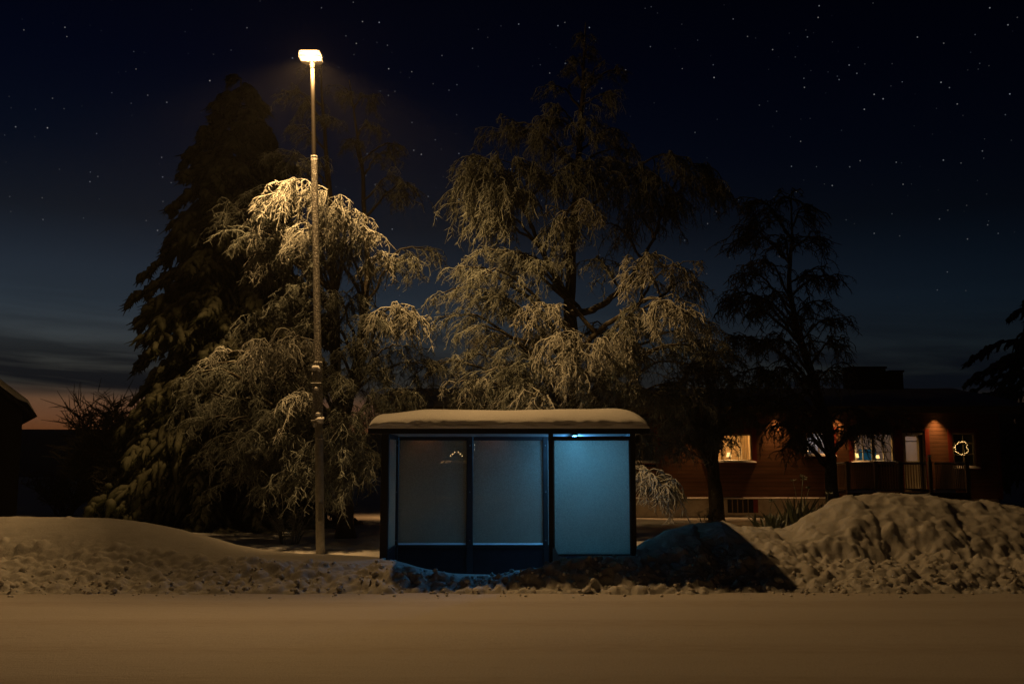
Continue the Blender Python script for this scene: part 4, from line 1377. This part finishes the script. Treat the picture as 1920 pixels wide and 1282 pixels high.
# wall core behind the boards, in bays between the openings
core = MB()
xs_ = [HX0] + [v for a, b, c, d in sorted(OPEN.values()) for v in (a, b)] + [HX1]
for i in range(0, len(xs_), 2):
    core.box(xs_[i], xs_[i + 1], HY + 0.022, HY + 0.14, zp, ze)
for a, b, c, d in OPEN.values():
    core.box(a, b, HY + 0.022, HY + 0.14, d, ze)
    core.box(a, b, HY + 0.022, HY + 0.14, zp, c)
core.build('front_wall', M['barn'], house)
HD = 8.2
MB().box(HX0, HX0 + 0.15, HY + 0.15, HY + HD, zp, ze).build('end_wall', M['board'], house)
MB().box(HX1 - 0.15, HX1, HY + 0.15, HY + HD, zp, ze).build('end_wall', M['board'], house)
MB().box(HX0, HX1, HY + HD, HY + HD + 0.15, zp, ze).build('back_wall', M['board'], house)
MB().box(HX0 - 0.05, HX0 + 0.06, HY - 0.06, HY - 0.04, zp, ze).build('corner_board', M['trim_red'], house)
MB().box(HX1 - 0.06, HX1 + 0.05, HY - 0.06, HY - 0.04, zp, ze).build('corner_board', M['trim_red'], house)
bw = (hpx(1362), hpx(1411), hpz(961), hpz(938))
for a, b in ((HX0 + 0.05, bw[0]), (bw[1], HX1 - 0.05)):
    MB().box(a, b, HY + 0.06, HY + 0.3, -0.1, zp - 0.003).build('plinth', M['concrete'], house)
MB().box(bw[0], bw[1], HY + 0.06, HY + 0.3, -0.1, bw[2]).build('plinth', M['concrete'], house)
bo = MB().box(bw[0], bw[1], HY + 0.14, HY + 0.18, bw[2], zp - 0.003).build('basement_window', M['black'], house)
MB().box(bw[1] - 0.02, bw[1] + 0.13, HY + 0.03, HY + 0.058, bw[2], zp - 0.003).build('shutter', M['trim_red'], bo)
for q in range(1, 5):
    xx = bw[0] + (bw[1] - bw[0]) * q / 5
    MB().box(xx - 0.015, xx + 0.015, HY + 0.11, HY + 0.138, bw[2], zp - 0.004).build('bar', M['rail'], bo)
MB().box(HX0, hpx(1565), HY - 0.05, HY - 0.032, zp - 0.012, zp + 0.022).build('drip_board', M['frame_cream'], house)
lx = np.linspace(HX0, hpx(1565), 120)
lv = [[(x_, HY - 0.075, zp + 0.02), (x_, HY - 0.07, zp + 0.035 + 0.012 * vnoise(np.array(x_ * 3), np.array(0.5))), (x_, HY - 0.034, zp + 0.055)] for x_ in lx]
MB().grid(np.array(lv, float)).build('ledge_snow', M['snow'], house, smooth=True)
# roof
ridge = np.array((0, HY + 4.2, at(960, 728, HY + 4.2)[2]))
ey, ez = HY - 0.72, at(960, 765, HY - 0.72)[2]
ox0, ox1 = HX0 - 0.5, HX1 + 0.45


def slope(y0, z0, y1, z1, th, nm, m_, x0=ox0, x1=ox1, up=0.0):
    MB().add([(x0, y0, z0 + up), (x1, y0, z0 + up), (x1, y1, z1 + up), (x0, y1, z1 + up), (x0, y0, z0 + th + up), (x1, y0, z0 + th + up), (x1, y1, z1 + th + up), (x0, y1, z1 + th + up)],
             [(0, 3, 2, 1), (4, 5, 6, 7), (0, 1, 5, 4), (2, 3, 7, 6), (1, 2, 6, 5), (3, 0, 4, 7)]).build(nm, m_, house)


slope(ey, ez, ridge[1], ridge[2] - 0.2, 0.06, 'roof', M['barn'])
slope(2 * ridge[1] - ey, ez, ridge[1] + 0.004, ridge[2] - 0.2, 0.06, 'roof', M['barn'])
# snow on the near slope, with a rounded lip
rv = []
for x_ in np.linspace(ox0 - 0.03, ox1 + 0.03, 160):
    row = []
    for t_ in np.linspace(0, 1, 16):
        y_ = ey - 0.05 + (ridge[1] - ey) * t_
        z_ = ez + 0.06 + (ridge[2] - 0.2 - ez) * t_ + 0.14 * min(1, (t_ / 0.05)) ** 0.5 + 0.03 * float(vnoise(np.array(x_ * 0.8), np.array(t_ * 5)))
        row.append((x_, y_, z_))
    rv.append(row)
MB().grid(np.array(rv)[:, ::-1]).build('roof_snow', M['snow'], house, smooth=True)
MB().box(ox0, ox1, ey - 0.028, ey - 0.002, ez - 0.16, ez + 0.07, 0.004).build('fascia', M['fascia'], house)
MB().box(ox0 + 0.02, ox1 - 0.02, ey, HY - 0.04, ze + 0.0, ze + 0.03).build('soffit', M['board'], house)
for a, b, y0_, y1_ in ((1590, 1653, 690, 735), (1663, 1685, 697, 735)):
    A, B = at(a, y1_, HY + 4.0), at(b, y0_, HY + 4.0)
    ch = MB().box(A[0], B[0], HY + 3.6, HY + 4.5, A[2] - 0.5, B[2] - 0.05, 0.01).build('chimney', M['brick_dark'], house)
    MB().box(A[0] - 0.04, B[0] + 0.04, HY + 3.56, HY + 4.54, B[2] - 0.05, B[2] + 0.02, 0.01).build('chimney_cap', M['brick_dark'], ch)
# gable triangles
for xg, sgn in ((HX0 + 0.02, -1), (HX1 - 0.02, 1)):
    MB().add([(xg, HY, ze), (xg, HY + 8.3, ze), (xg, ridge[1], ridge[2] - 0.22)], None, [(0, 1, 2)] if sgn < 0 else [(0, 2, 1)]).build('gable', M['board'], house)
# downlights under the eaves
for px_ in (706, 795, 930, 1140, 1300, 1457, 1572, 1757):
    x_ = at(px_, 780, HY - 0.26)[0]
    can = MB().lathe(x_, HY - 0.26, [(0.0, ze + 0.004), (0.05, ze + 0.003), (0.055, ze - 0.028), (0.042, ze - 0.03), (0.04, ze - 0.012)], 12).build('downlight', M['steel'], house, smooth=True)
    MB().lathe(x_, HY - 0.26, [(0.0, ze - 0.022), (0.022, ze - 0.021), (0.028, ze - 0.016), (0.0, ze - 0.014)], 10).build('downlight_lens', M['downlight'], can)
    s = bpy.data.lights.new('downlight_beam', 'SPOT')
    s.energy = SPOT_W
    s.color = SPOT_COL
    s.spot_size = math.radians(76)
    s.spot_blend = 1.0
    s.shadow_soft_size = 0.03
    o = bpy.data.objects.new('downlight_beam', s)
    o.location = (x_, HY - 0.26, ze - 0.05)
    o.rotation_euler = (math.radians(5), 0, 0)
    link(o, can)


def window(key, nm, mullions, bars, sill=True, trim=True):
    x0, x1, z0, z1 = OPEN[key]
    w = MB()
    f = 0.055
    y0, y1 = HY - 0.02, HY + 0.09
    w.box(x0 + 0.002, x0 + f, y0, y1, z0 + 0.002, z1 - 0.002).box(x1 - f, x1 - 0.002, y0, y1, z0 + 0.002, z1 - 0.002)
    w.box(x0 + f, x1 - f, y0, y1, z0 + 0.002, z0 + f).box(x0 + f, x1 - f, y0, y1, z1 - f, z1 - 0.002)
    wo = w.build(nm, M['frame_cream'], house)
    for m_ in mullions:
        xm = x0 + (x1 - x0) * m_[0]
        MB().box(xm - m_[1] / 2, xm + m_[1] / 2, HY + 0.012, HY + 0.055, z0 + f, z1 - f).build('mullion', M['frame_cream'], wo)
    segs = [x0 + f] + [x0 + (x1 - x0) * m_[0] for m_ in mullions] + [x1 - f]
    for b_ in bars:
        zm = z0 + (z1 - z0) * b_
        for i in range(len(segs) - 1):
            a = segs[i] + (mullions[i - 1][1] / 2 if i > 0 else 0)
            c = segs[i + 1] - (mullions[i][1] / 2 if i < len(mullions) else 0)
            MB().box(a, c, HY + 0.018, HY + 0.05, zm - 0.014, zm + 0.014).build('glazing_bar', M['frame_cream'], wo)
    MB().box(x0 + f - 0.004, x1 - f + 0.004, HY + 0.058, HY + 0.064, z0 + f - 0.004, z1 - f + 0.004).build('pane', M['pane'], wo)
    if trim:
        t = 0.14
        for nm2, (a, b, c, d) in (('trim', (x0 - t, x0 - 0.004, z0 - 0.02, z1 + t)), ('trim', (x1 + 0.004, x1 + t, z0 - 0.02, z1 + t)), ('trim', (x0 - 0.004, x1 + 0.004, z1 + 0.004, z1 + t))):
            MB().box(a, b, HY - 0.062, HY - 0.04, c, d).build(nm2, M['trim_red'], wo)
    if sill:
        so_ = MB().box(x0 - 0.10, x1 + 0.10, HY - 0.15, HY - 0.042, z0 - 0.075, z0 - 0.03).build('sill', M['trim_red'], wo)
        v_ = []
        for x_ in np.linspace(x0 - 0.10, x1 + 0.10, 16):
            e_ = math.sqrt(max(0, 1 - ((x_ - (x0 + x1) / 2) / ((x1 - x0) / 2 + 0.11)) ** 2)) ** 0.5
            v_.append([(x_, HY - 0.155, z0 - 0.035), (x_, HY - 0.14, z0 - 0.03 + 0.055 * e_), (x_, HY - 0.065, z0 - 0.03 + 0.085 * e_), (x_, HY - 0.045, z0 - 0.03 + 0.06 * e_)])
        MB().grid(np.array(v_)[:, ::-1]).build('sill_snow', M['snow'], wo, smooth=True)
    return wo


window('w0', 'window', [(0.5, 0.04)], [0.66])
window('w1', 'window', [(0.36, 0.05)], [])
window('w2', 'window', [(0.5, 0.03)], [])
window('w3', 'window', [(0.25, 0.03), (0.5, 0.10), (0.75, 0.03)], [0.35])
window('w5', 'window', [(0.5, 0.03)], [0.38, 0.70])
window('w6', 'window', [(0.5, 0.04)], [0.66])


def room(x0, x1, depth, z0, z1, nm='room'):
    """inside of a room, open to the wall"""
    y0, y1 = HY + 0.145, HY + 0.145 + depth
    V = [(x0, y0, z0), (x1, y0, z0), (x1, y1, z0), (x0, y1, z0), (x0, y0, z1), (x1, y0, z1), (x1, y1, z1), (x0, y1, z1)]
    MB().add(V, [(0, 1, 2, 3), (4, 7, 6, 5), (3, 2, 6, 7), (0, 3, 7, 4), (1, 5, 6, 2)]).build(nm, M['room_wall'], house)


zr0, zr1 = zp + 0.05, ze - 0.05


def rlight(x, y, z, w, col, r=0.08, nm='room_light'):
    p = bpy.data.lights.new(nm, 'POINT')
    p.energy = w
    p.color = col
    p.shadow_soft_size = r
    o = bpy.data.objects.new(nm, p)
    o.location = (x, y, z)
    return o


def curtain(x0, x1, y, z0, z1, folds, label):
    n = folds * 8
    xs = np.linspace(x0, x1, n)
    V = np.array([[(x_ + 0.01 * math.sin(i * 0.9), y + 0.03 * math.sin(i * 2 * PI / 8) + 0.012 * math.sin(i * 0.37), z_) for z_ in np.linspace(z0, z1, 5)] for i, x_ in enumerate(xs)])
    MB().grid(V).build('curtain', M['curtain'], None, smooth=True, label=label, cat='curtain', group='window curtains')


def table_lamp(x, y, z, s, label, watt, col=(1.0, 0.62, 0.25)):
    t = empty('table_lamp', (x, y, z), label, 'lamp', 'lamps inside the house')
    MB().lathe(x, y, [(0.0, z), (0.07 * s, z), (0.075 * s, z + 0.015 * s), (0.02 * s, z + 0.03 * s), (0.015 * s, z + 0.2 * s), (0.0, z + 0.2 * s)], 12).build('base', M['rail'], t, smooth=True)
    MB().lathe(x, y, [(0.13 * s, z + 0.18 * s), (0.085 * s, z + 0.40 * s)], 16).build('lamp_shade', M['shade'], t, smooth=True)
    link(rlight(x, y - 0.22 * s, z + 0.34 * s, watt, col), t)
    return t


def ledge(key, y1=0.42):
    x0, x1, z0, z1 = OPEN[key]
    MB().box(x0 + 0.01, x1 - 0.01, HY + 0.15, HY + y1, z0 - 0.02, z0 + 0.035).build('inner_sill', M['room_wall'], house)
    return z0 + 0.036


# the warm lit room behind the first window
x0, x1, z0, z1 = OPEN['w1']
room(x0 - 0.35, x1 + 0.25, 2.6, zr0, zr1)
zl = ledge('w1')
table_lamp(hpx(1370), HY + 0.30, zl, 0.66, 'small glowing table lamp on the sill behind the frosted birch branches', 9)
curtain(hpx(1388), hpx(1407), HY + 0.26, zl + 0.01, z1 + 0.05, 6, 'pale folded curtain at the right of the warm lit window')
curtain(hpx(1330), hpx(1342), HY + 0.26, zl + 0.01, z1 + 0.05, 4, 'pale folded curtain at the left of the warm lit window')
link(rlight((x0 + x1) / 2, HY + 1.3, zr1 - 0.35, 95, (1.0, 0.42, 0.10), 0.12), house)
# candle window
x0, x1, z0, z1 = OPEN['w2']
room(x0 - 0.2, x1 + 0.2, 1.6, zr0, zr1)
zl = ledge('w2')
curtain(x0 + 0.06, x1 - 0.05, HY + 0.44, zl + 0.01, z1 + 0.02, 11, 'thin white curtain drawn across the small window by the dark birch')
cs = empty('candle_row', (hpx(1522), HY + 0.26, zl), 'row of little lit candles on the sill of the small window', 'candles')
for i, px_ in enumerate((1519, 1526, 1531)):
    c_ = MB().lathe(hpx(px_), HY + 0.26, [(0.0, zl), (0.018, zl), (0.018, zl + 0.07), (0.0, zl + 0.07)], 8).build('candle', M['curtain'], cs)
    MB().lathe(hpx(px_), HY + 0.26, [(0.0, zl + 0.072), (0.012, zl + 0.085), (0.010, zl + 0.10), (0.0, zl + 0.125)], 8).build('flame', M['bulb_small'], c_)
link(rlight((x0 + x1) / 2, HY + 1.1, zr1 - 0.5, 22, (0.72, 0.70, 1.0), 0.1), house)
# the big room behind the double window and the door
x0, x1 = OPEN['w3'][0] - 0.3, OPEN['door'][1] + 0.2
room(x0, x1, 3.2, zp - 0.1, zr1)
zl = ledge('w3')
table_lamp(hpx(1612), HY + 0.34, zl, 0.62, 'slim glowing lamp at the left of the double window', 4)
table_lamp(hpx(1652), HY + 0.34, zl, 0.5, 'slim glowing lamp right of the middle bar of the double window', 2.5)
curtain(hpx(1603), hpx(1609), HY + 0.24, zl + 0.01, OPEN['w3'][3], 3, 'narrow curtain at the left side of the double window')
scr = empty('television', (hpx(1645), HY + 2.7, hpz(860)), 'flat screen glowing cyan deep inside behind the double window', 'television')
A = (hpx(1630), hpx(1664), hpz(861), hpz(838))
MB().box(A[0] * 1.05, A[1] * 1.05, HY + 2.7, HY + 2.75, A[2], A[3], 0.008).build('case', M['black'], scr)
MB().box(A[0] * 1.05 + 0.02, A[1] * 1.05 - 0.02, HY + 2.69, HY + 2.698, A[2] + 0.02, A[3] - 0.02).build('screen', M['screen'], scr)
MB().box((A[0] + A[1]) * 0.525 - 0.2, (A[0] + A[1]) * 0.525 + 0.2, HY + 2.66, HY + 2.8, zp - 0.1, A[2]).build('stand', M['black'], scr)
link(rlight((x0 + x1) / 2 + 0.3, HY + 1.8, zr1 - 0.4, 5, (0.58, 0.66, 1.0), 0.12), house)
link(rlight(x0 + 0.45, HY + 0.8, zr1 - 0.5, 26, (1.0, 0.52, 0.2), 0.1), house)
# inner partition seen through the door glass
MB().box(hpx(1712), hpx(1717), HY + 0.9, HY + 1.0, zp - 0.1, zr1).build('inner_post', M['room_wall'], house)
# dark room behind the wreath
room(OPEN['w5'][0] - 0.2, OPEN['w5'][1] + 0.2, 2.0, zr0, zr1)
room(OPEN['w0'][0] - 0.2, OPEN['w0'][1] + 0.2, 2.0, zr0, zr1)
room(OPEN['w6'][0] - 0.2, OPEN['w6'][1] + 0.2, 2.0, zr0, zr1)
zl = ledge('w0')
# candle arch seen through the rimed glass of the shelter
cxx = at(856, 850, HY + 0.28)[0]
ca = empty('candle_arch', (cxx, HY + 0.28, zl), 'electric candle arch in the window seen through the rimed glass', 'candle arch')
MB().box(cxx - 0.22, cxx + 0.22, HY + 0.25, HY + 0.31, zl, zl + 0.03).build('base', M['rail'], ca)
for i in range(7):
    q = (i - 3) / 3
    xx, zc_ = cxx + 0.19 * q, zl + 0.33 - 0.19 * abs(q)
    st_ = MB().box(xx - 0.008, xx + 0.008, HY + 0.272, HY + 0.288, zl + 0.03, zc_).build('stick', M['frame_cream'], ca)
    MB().lathe(xx, HY + 0.28, [(0, zc_), (0.017, zc_ + 0.015), (0.013, zc_ + 0.035), (0, zc_ + 0.06)], 8).build('bulb', M['bulb_small'], st_)
# string of white lights on a small garden shrub behind the shelter
fl = empty('string_light', (at(888, 850, 25)[0], 25, GZ), 'short string of tiny white lights glimmering behind the rimed glass', 'string lights')
PP = np.array([at(887 + 1.5 * math.sin(i), 826 + i * 8, 25) for i in range(20)] + [np.array((at(888, 850, 25)[0], 25, GZ))])
MB().tubes(PP, np.full((1, 21), 0.006), 4).build('wire', M['black'], fl)
for i in (1, 2, 4):
    c = PP[i]
    MB().lathe(c[0] + 0.02, c[1], [(0, c[2] - 0.012), (0.011, c[2]), (0, c[2] + 0.012)], 8).build('bulb', M['bulb_white'], fl)

# door
x0, x1, z0, z1 = OPEN['door']
dw = MB()
dw.box(x0 + 0.002, x0 + 0.06, HY - 0.02, HY + 0.09, z0 + 0.05, z1 - 0.002).box(x1 - 0.06, x1 - 0.002, HY - 0.02, HY + 0.09, z0 + 0.05, z1 - 0.002).box(x0 + 0.06, x1 - 0.06, HY - 0.02, HY + 0.09, z1 - 0.06, z1 - 0.002)
dfr = dw.build('door_frame', M['frame_cream'], house)
zd = hpz(866)
xa, xb = x0 + 0.065, hpx(1723)
d_ = MB()
d_.box(xa, xa + 0.05, HY + 0.01, HY + 0.055, zd, z1 - 0.065).box(xb - 0.05, xb, HY + 0.01, HY + 0.055, zd, z1 - 0.065).box(xa + 0.05, xb - 0.05, HY + 0.01, HY + 0.055, z1 - 0.12, z1 - 0.065).box(xa + 0.05, xb - 0.05, HY + 0.01, HY + 0.055, zd, zd + 0.03)
d_.box(xa, xb, HY + 0.01, HY + 0.055, z0 + 0.06, zd - 0.002)
dd = d_.build('door', M['door_pale'], house)
MB().box(xa + 0.046, xb - 0.046, HY + 0.028, HY + 0.034, zd + 0.026, z1 - 0.116).build('pane', M['pane'], dd)
zm_ = hpz(827)
MB().box(xa + 0.05, xb - 0.05, HY + 0.014, HY + 0.027, zm_ - 0.015, zm_ + 0.015).build('glazing_bar', M['black'], dd)
MB().box(xb - 0.06, xb - 0.02, HY - 0.03, HY + 0.008, hpz(882), hpz(880)).build('handle', M['steel'], dd)
MB().box(xb + 0.004, x1 - 0.062, HY + 0.02, HY + 0.06, z0 + 0.06, z1 - 0.065).build('side_light', M['black'], house)
MB().box(x0 - 0.14, x0 - 0.004, HY - 0.062, HY - 0.04, z0 + 0.05, z1 + 0.12).build('door_trim', M['trim_red'], house)
MB().box(x1 + 0.004, x1 + 0.14, HY - 0.062, HY - 0.04, z0 + 0.05, z1 + 0.12).build('door_trim', M['trim_red'], house)

# wreath of fairy lights
wc = at(1801.7, 839.5, HY - 0.05)
wr = empty('wreath', wc, 'round wreath of warm fairy lights hanging on the dark window', 'wreath')
th = np.linspace(0, 2 * PI, 33)
rw = 12.0 / FPX * HY
MB().tubes(np.stack([wc[0] + rw * np.cos(th), HY - 0.05 + 0 * th, wc[2] + rw * np.sin(th)], -1), np.full((1, 33), 0.016), 6).build('ring', M['greenery'], wr, smooth=True)
MB().box(wc[0] - 0.006, wc[0] + 0.006, HY - 0.045, HY - 0.035, wc[2] + rw, OPEN['w5'][3] - 0.02).build('hanger', M['black'], wr)
R = np.random.default_rng(8)
bm_ = MB().lathe(0, 0, [(0, -0.010), (0.007, -0.007), (0.010, 0), (0.007, 0.007), (0, 0.010)], 8).mesh('bulb', M['bulb'], True)
for i in range(26):
    a = i * 2 * PI / 26 + R.normal(0, 0.05)
    rr = rw + R.normal(0, 0.016)
    o = bpy.data.objects.new('bulb', bm_)
    o.location = (wc[0] + rr * math.cos(a), HY - 0.075, wc[2] + rr * math.sin(a))
    s = R.uniform(0.8, 1.25)
    o.scale = (s, s, s)
    link(o, wr)

# ------------------------------------------------------------------ porch
PYF = 30.6                                  # front of the porch
ppx = lambda px: at(px, 895, PYF)[0]
ppz = lambda py: at(960, py, PYF)[2]
zd0, zr_ = ppz(922), ppz(868)
porch = empty('porch', (ppx(1700), PYF + 0.9, GZ), 'small wooden porch with railings in front of the house door', 'porch')
px0, px1 = ppx(1587), ppx(1818)
nb_ = 0
yy = PYF + 0.02
while yy < HY - 0.1:
    MB().box(px0, px1, yy, min(yy + 0.135, HY - 0.08), zd0 - 0.06, zd0 - 0.02).build('deck_board', M['deck'], porch)
    yy += 0.145
MB().box(px0, px1, PYF - 0.03, PYF + 0.012, zd0 - 0.22, zd0 - 0.015).build('deck_edge', M['deck'], porch)
for px_ in (1592, 1700, 1812):
    MB().box(ppx(px_) - 0.06, ppx(px_) + 0.06, PYF + 0.05, PYF + 0.17, 0.0, zd0 - 0.065).build('support', M['rail'], porch)
for a, b in ((1589, 1648), (1752, 1790)):
    v_ = []
    R = np.random.default_rng(a)
    for x_ in np.linspace(ppx(a) - 0.04, ppx(b), 20):
        h_ = 0.05 + 0.07 * abs(float(vnoise(np.array(x_ * 3.1), np.array(2.0)))) + 0.03 * R.random()
        v_.append([(x_, PYF - 0.06, zd0 - 0.02), (x_, PYF - 0.05, zd0 - 0.02 + h_), (x_, PYF + 0.08, zd0 + h_), (x_, PYF + 0.55, zd0 + h_ * 0.7), (x_, HY - 0.3, zd0 + 0.03), (x_, HY - 0.1, zd0 - 0.018)])
    MB().grid(np.array(v_)[:, ::-1]).build('deck_snow', M['snow'], porch, smooth=True)


def rail(xa, ya, xb, yb_, n, name='handrail'):
    A, B = np.array((xa, ya)), np.array((xb, yb_))
    d = (B - A) / np.linalg.norm(B - A)
    nrm = np.array((-d[1], d[0]))

    def bar(z0, z1, w):
        P = [A - nrm * w, B - nrm * w, B + nrm * w, A + nrm * w]
        V = [(*p, z0) for p in P] + [(*p, z1) for p in P]
        return MB().add(V, [(0, 3, 2, 1), (4, 5, 6, 7), (0, 1, 5, 4), (1, 2, 6, 5), (2, 3, 7, 6), (3, 0, 4, 7)])
    bar(zr_ - 0.045, zr_, 0.045).build('handrail', M['rail'], porch)
    bar(zd0 + 0.06, zd0 + 0.10, 0.025).build('bottom_rail', M['rail'], porch)
    bar(zr_ + 0.002, zr_ + 0.03, 0.04).build('rail_snow', M['snow'], porch)
    for i in range(n):
        p = A + (B - A) * (i + 0.5) / n
        MB().box(p[0] - 0.013, p[0] + 0.013, p[1] - 0.013, p[1] + 0.013, zd0 + 0.10, zr_ - 0.046).build('baluster', M['rail'], porch)


def newel(x, y, h=0.06, w=0.055):
    MB().box(x - w, x + w, y - w, y + w, zd0 - 0.02, zr_ + h, 0.008).build('newel_post', M['rail'], porch)


rail(ppx(1594), PYF + 0.06, ppx(1639), PYF + 0.06, 14)
rail(ppx(1755), PYF + 0.06, ppx(1812), PYF + 0.06, 17)
rail(ppx(1590), PYF + 0.12, ppx(1590), HY - 0.08, 13)
rail(ppx(1815), PYF + 0.12, ppx(1815), HY - 0.08, 13)
rail(ppx(1652), PYF + 0.06, ppx(1688), PYF + 0.06, 7)
rail(ppx(1692), PYF + 0.06, ppx(1738), PYF + 0.06, 9)
for px_ in (1590.5, 1644, 1690, 1746, 1816):
    newel(ppx(px_), PYF + 0.06)
# a little lantern with a snow hat on the newel
lt = empty('lantern', (ppx(1746), PYF + 0.06, zr_ + 0.06), 'small lantern wearing a cap of snow on the porch post', 'lantern')
x_, y_, z_ = ppx(1746), PYF + 0.06, zr_ + 0.06
MB().box(x_ - 0.035, x_ + 0.035, y_ - 0.035, y_ + 0.035, z_, z_ + 0.13, 0.005).build('body', M['rail'], lt)
MB().lathe(x_, y_, [(0.06, z_ + 0.13), (0.065, z_ + 0.15), (0.05, z_ + 0.18), (0.0, z_ + 0.195)], 12).build('snow_cap', M['snow'], lt, smooth=True)

# ------------------------------------------------------------------ barn at the left edge
BY = 31.0
barn = empty('barn', (at(66, 783, BY - 0.4)[0], BY - 0.4, GZ), 'dark barn with a steep snowy roof at the left edge of the photo', 'barn')
xe = at(52, 880, BY)[0]
e_pt = at(66, 783, BY - 0.4)
ap = at(-150, 608, BY - 0.4)
slope_ = (ap[2] - e_pt[2]) / (ap[0] - e_pt[0])
xl_ = 2 * ap[0] - e_pt[0]
zw = e_pt[2] + slope_ * (xe - e_pt[0]) - 0.08
V = []
for y_ in (BY, BY + 8):
    V += [(2 * ap[0] - xe, y_, -0.1), (xe, y_, -0.1), (xe, y_, zw), (ap[0], y_, ap[2] - 0.12), (2 * ap[0] - xe, y_, zw)]
MB().add(V, [(0, 1, 2, 4), (5, 9, 7, 6), (1, 6, 7, 2), (0, 4, 9, 5)], [(4, 2, 3), (9, 8, 7)]).build('wall', M['barn'], barn)
for sgn, xo in ((1, e_pt[0]), (-1, xl_)):
    y0_, y1_ = BY - 0.4, BY + 8.4
    V = [(xo, y0_, e_pt[2]), (ap[0], y0_, ap[2]), (ap[0], y1_, ap[2]), (xo, y1_, e_pt[2])]
    V2 = [(a, b, c + 0.10) for a, b, c in V]
    MB().add(V + V2, [(0, 1, 2, 3), (4, 7, 6, 5), (0, 4, 5, 1), (3, 2, 6, 7), (0, 3, 7, 4), (1, 5, 6, 2)]).build('roof', M['barn'], barn)
    sn = []
    for y_ in np.linspace(y0_ - 0.03, y1_, 24):
        row = []
        for t_ in np.linspace(0, 1, 14):
            xx = xo + sgn * 0.06 + (ap[0] - xo - sgn * 0.06) * t_
            zz_ = e_pt[2] + 0.10 + (ap[2] - e_pt[2]) * t_ + (0.22 * min(1, t_ / 0.06) ** 0.5 - 0.06 * (t_ < 0.01))
            row.append((xx, y_, zz_))
        sn.append(row)
    ed = [(x_, y0_ - 0.03, z_ - 0.2 * min(1, i / 2)) for i, (x_, _, z_) in enumerate(sn[0])]
    MB().grid(np.array([ed] + sn)).build('roof_snow', M['snow'], barn, smooth=True)

barn.rotation_euler = (0, 0, math.radians(30))

# ------------------------------------------------------------------ thin ice haze, added to glow round the lamp and lift dark treetops
hz_ = MB().box(-760, 760, -70, 960, -2.0, 32).build('added_haze', M['snow'], None, kind='stuff')
hm = bpy.data.materials.new('added_haze')
hm.use_nodes = True
hm.node_tree.nodes.remove(hm.node_tree.nodes['Principled BSDF'])
pv = hm.node_tree.nodes.new('ShaderNodeVolumePrincipled')
pv.inputs['Density'].default_value = 0.0006
pv.inputs['Color'].default_value = (0.9, 0.9, 0.9, 1)
pv.inputs['Anisotropy'].default_value = 0.25
hm.node_tree.links.new(pv.outputs[0], hm.node_tree.nodes['Material Output'].inputs['Volume'])
hz_.data.materials[0] = hm

print('objects', len(bpy.data.objects), 'tris', sum(len(m.polygons) for m in bpy.data.meshes) * 2)
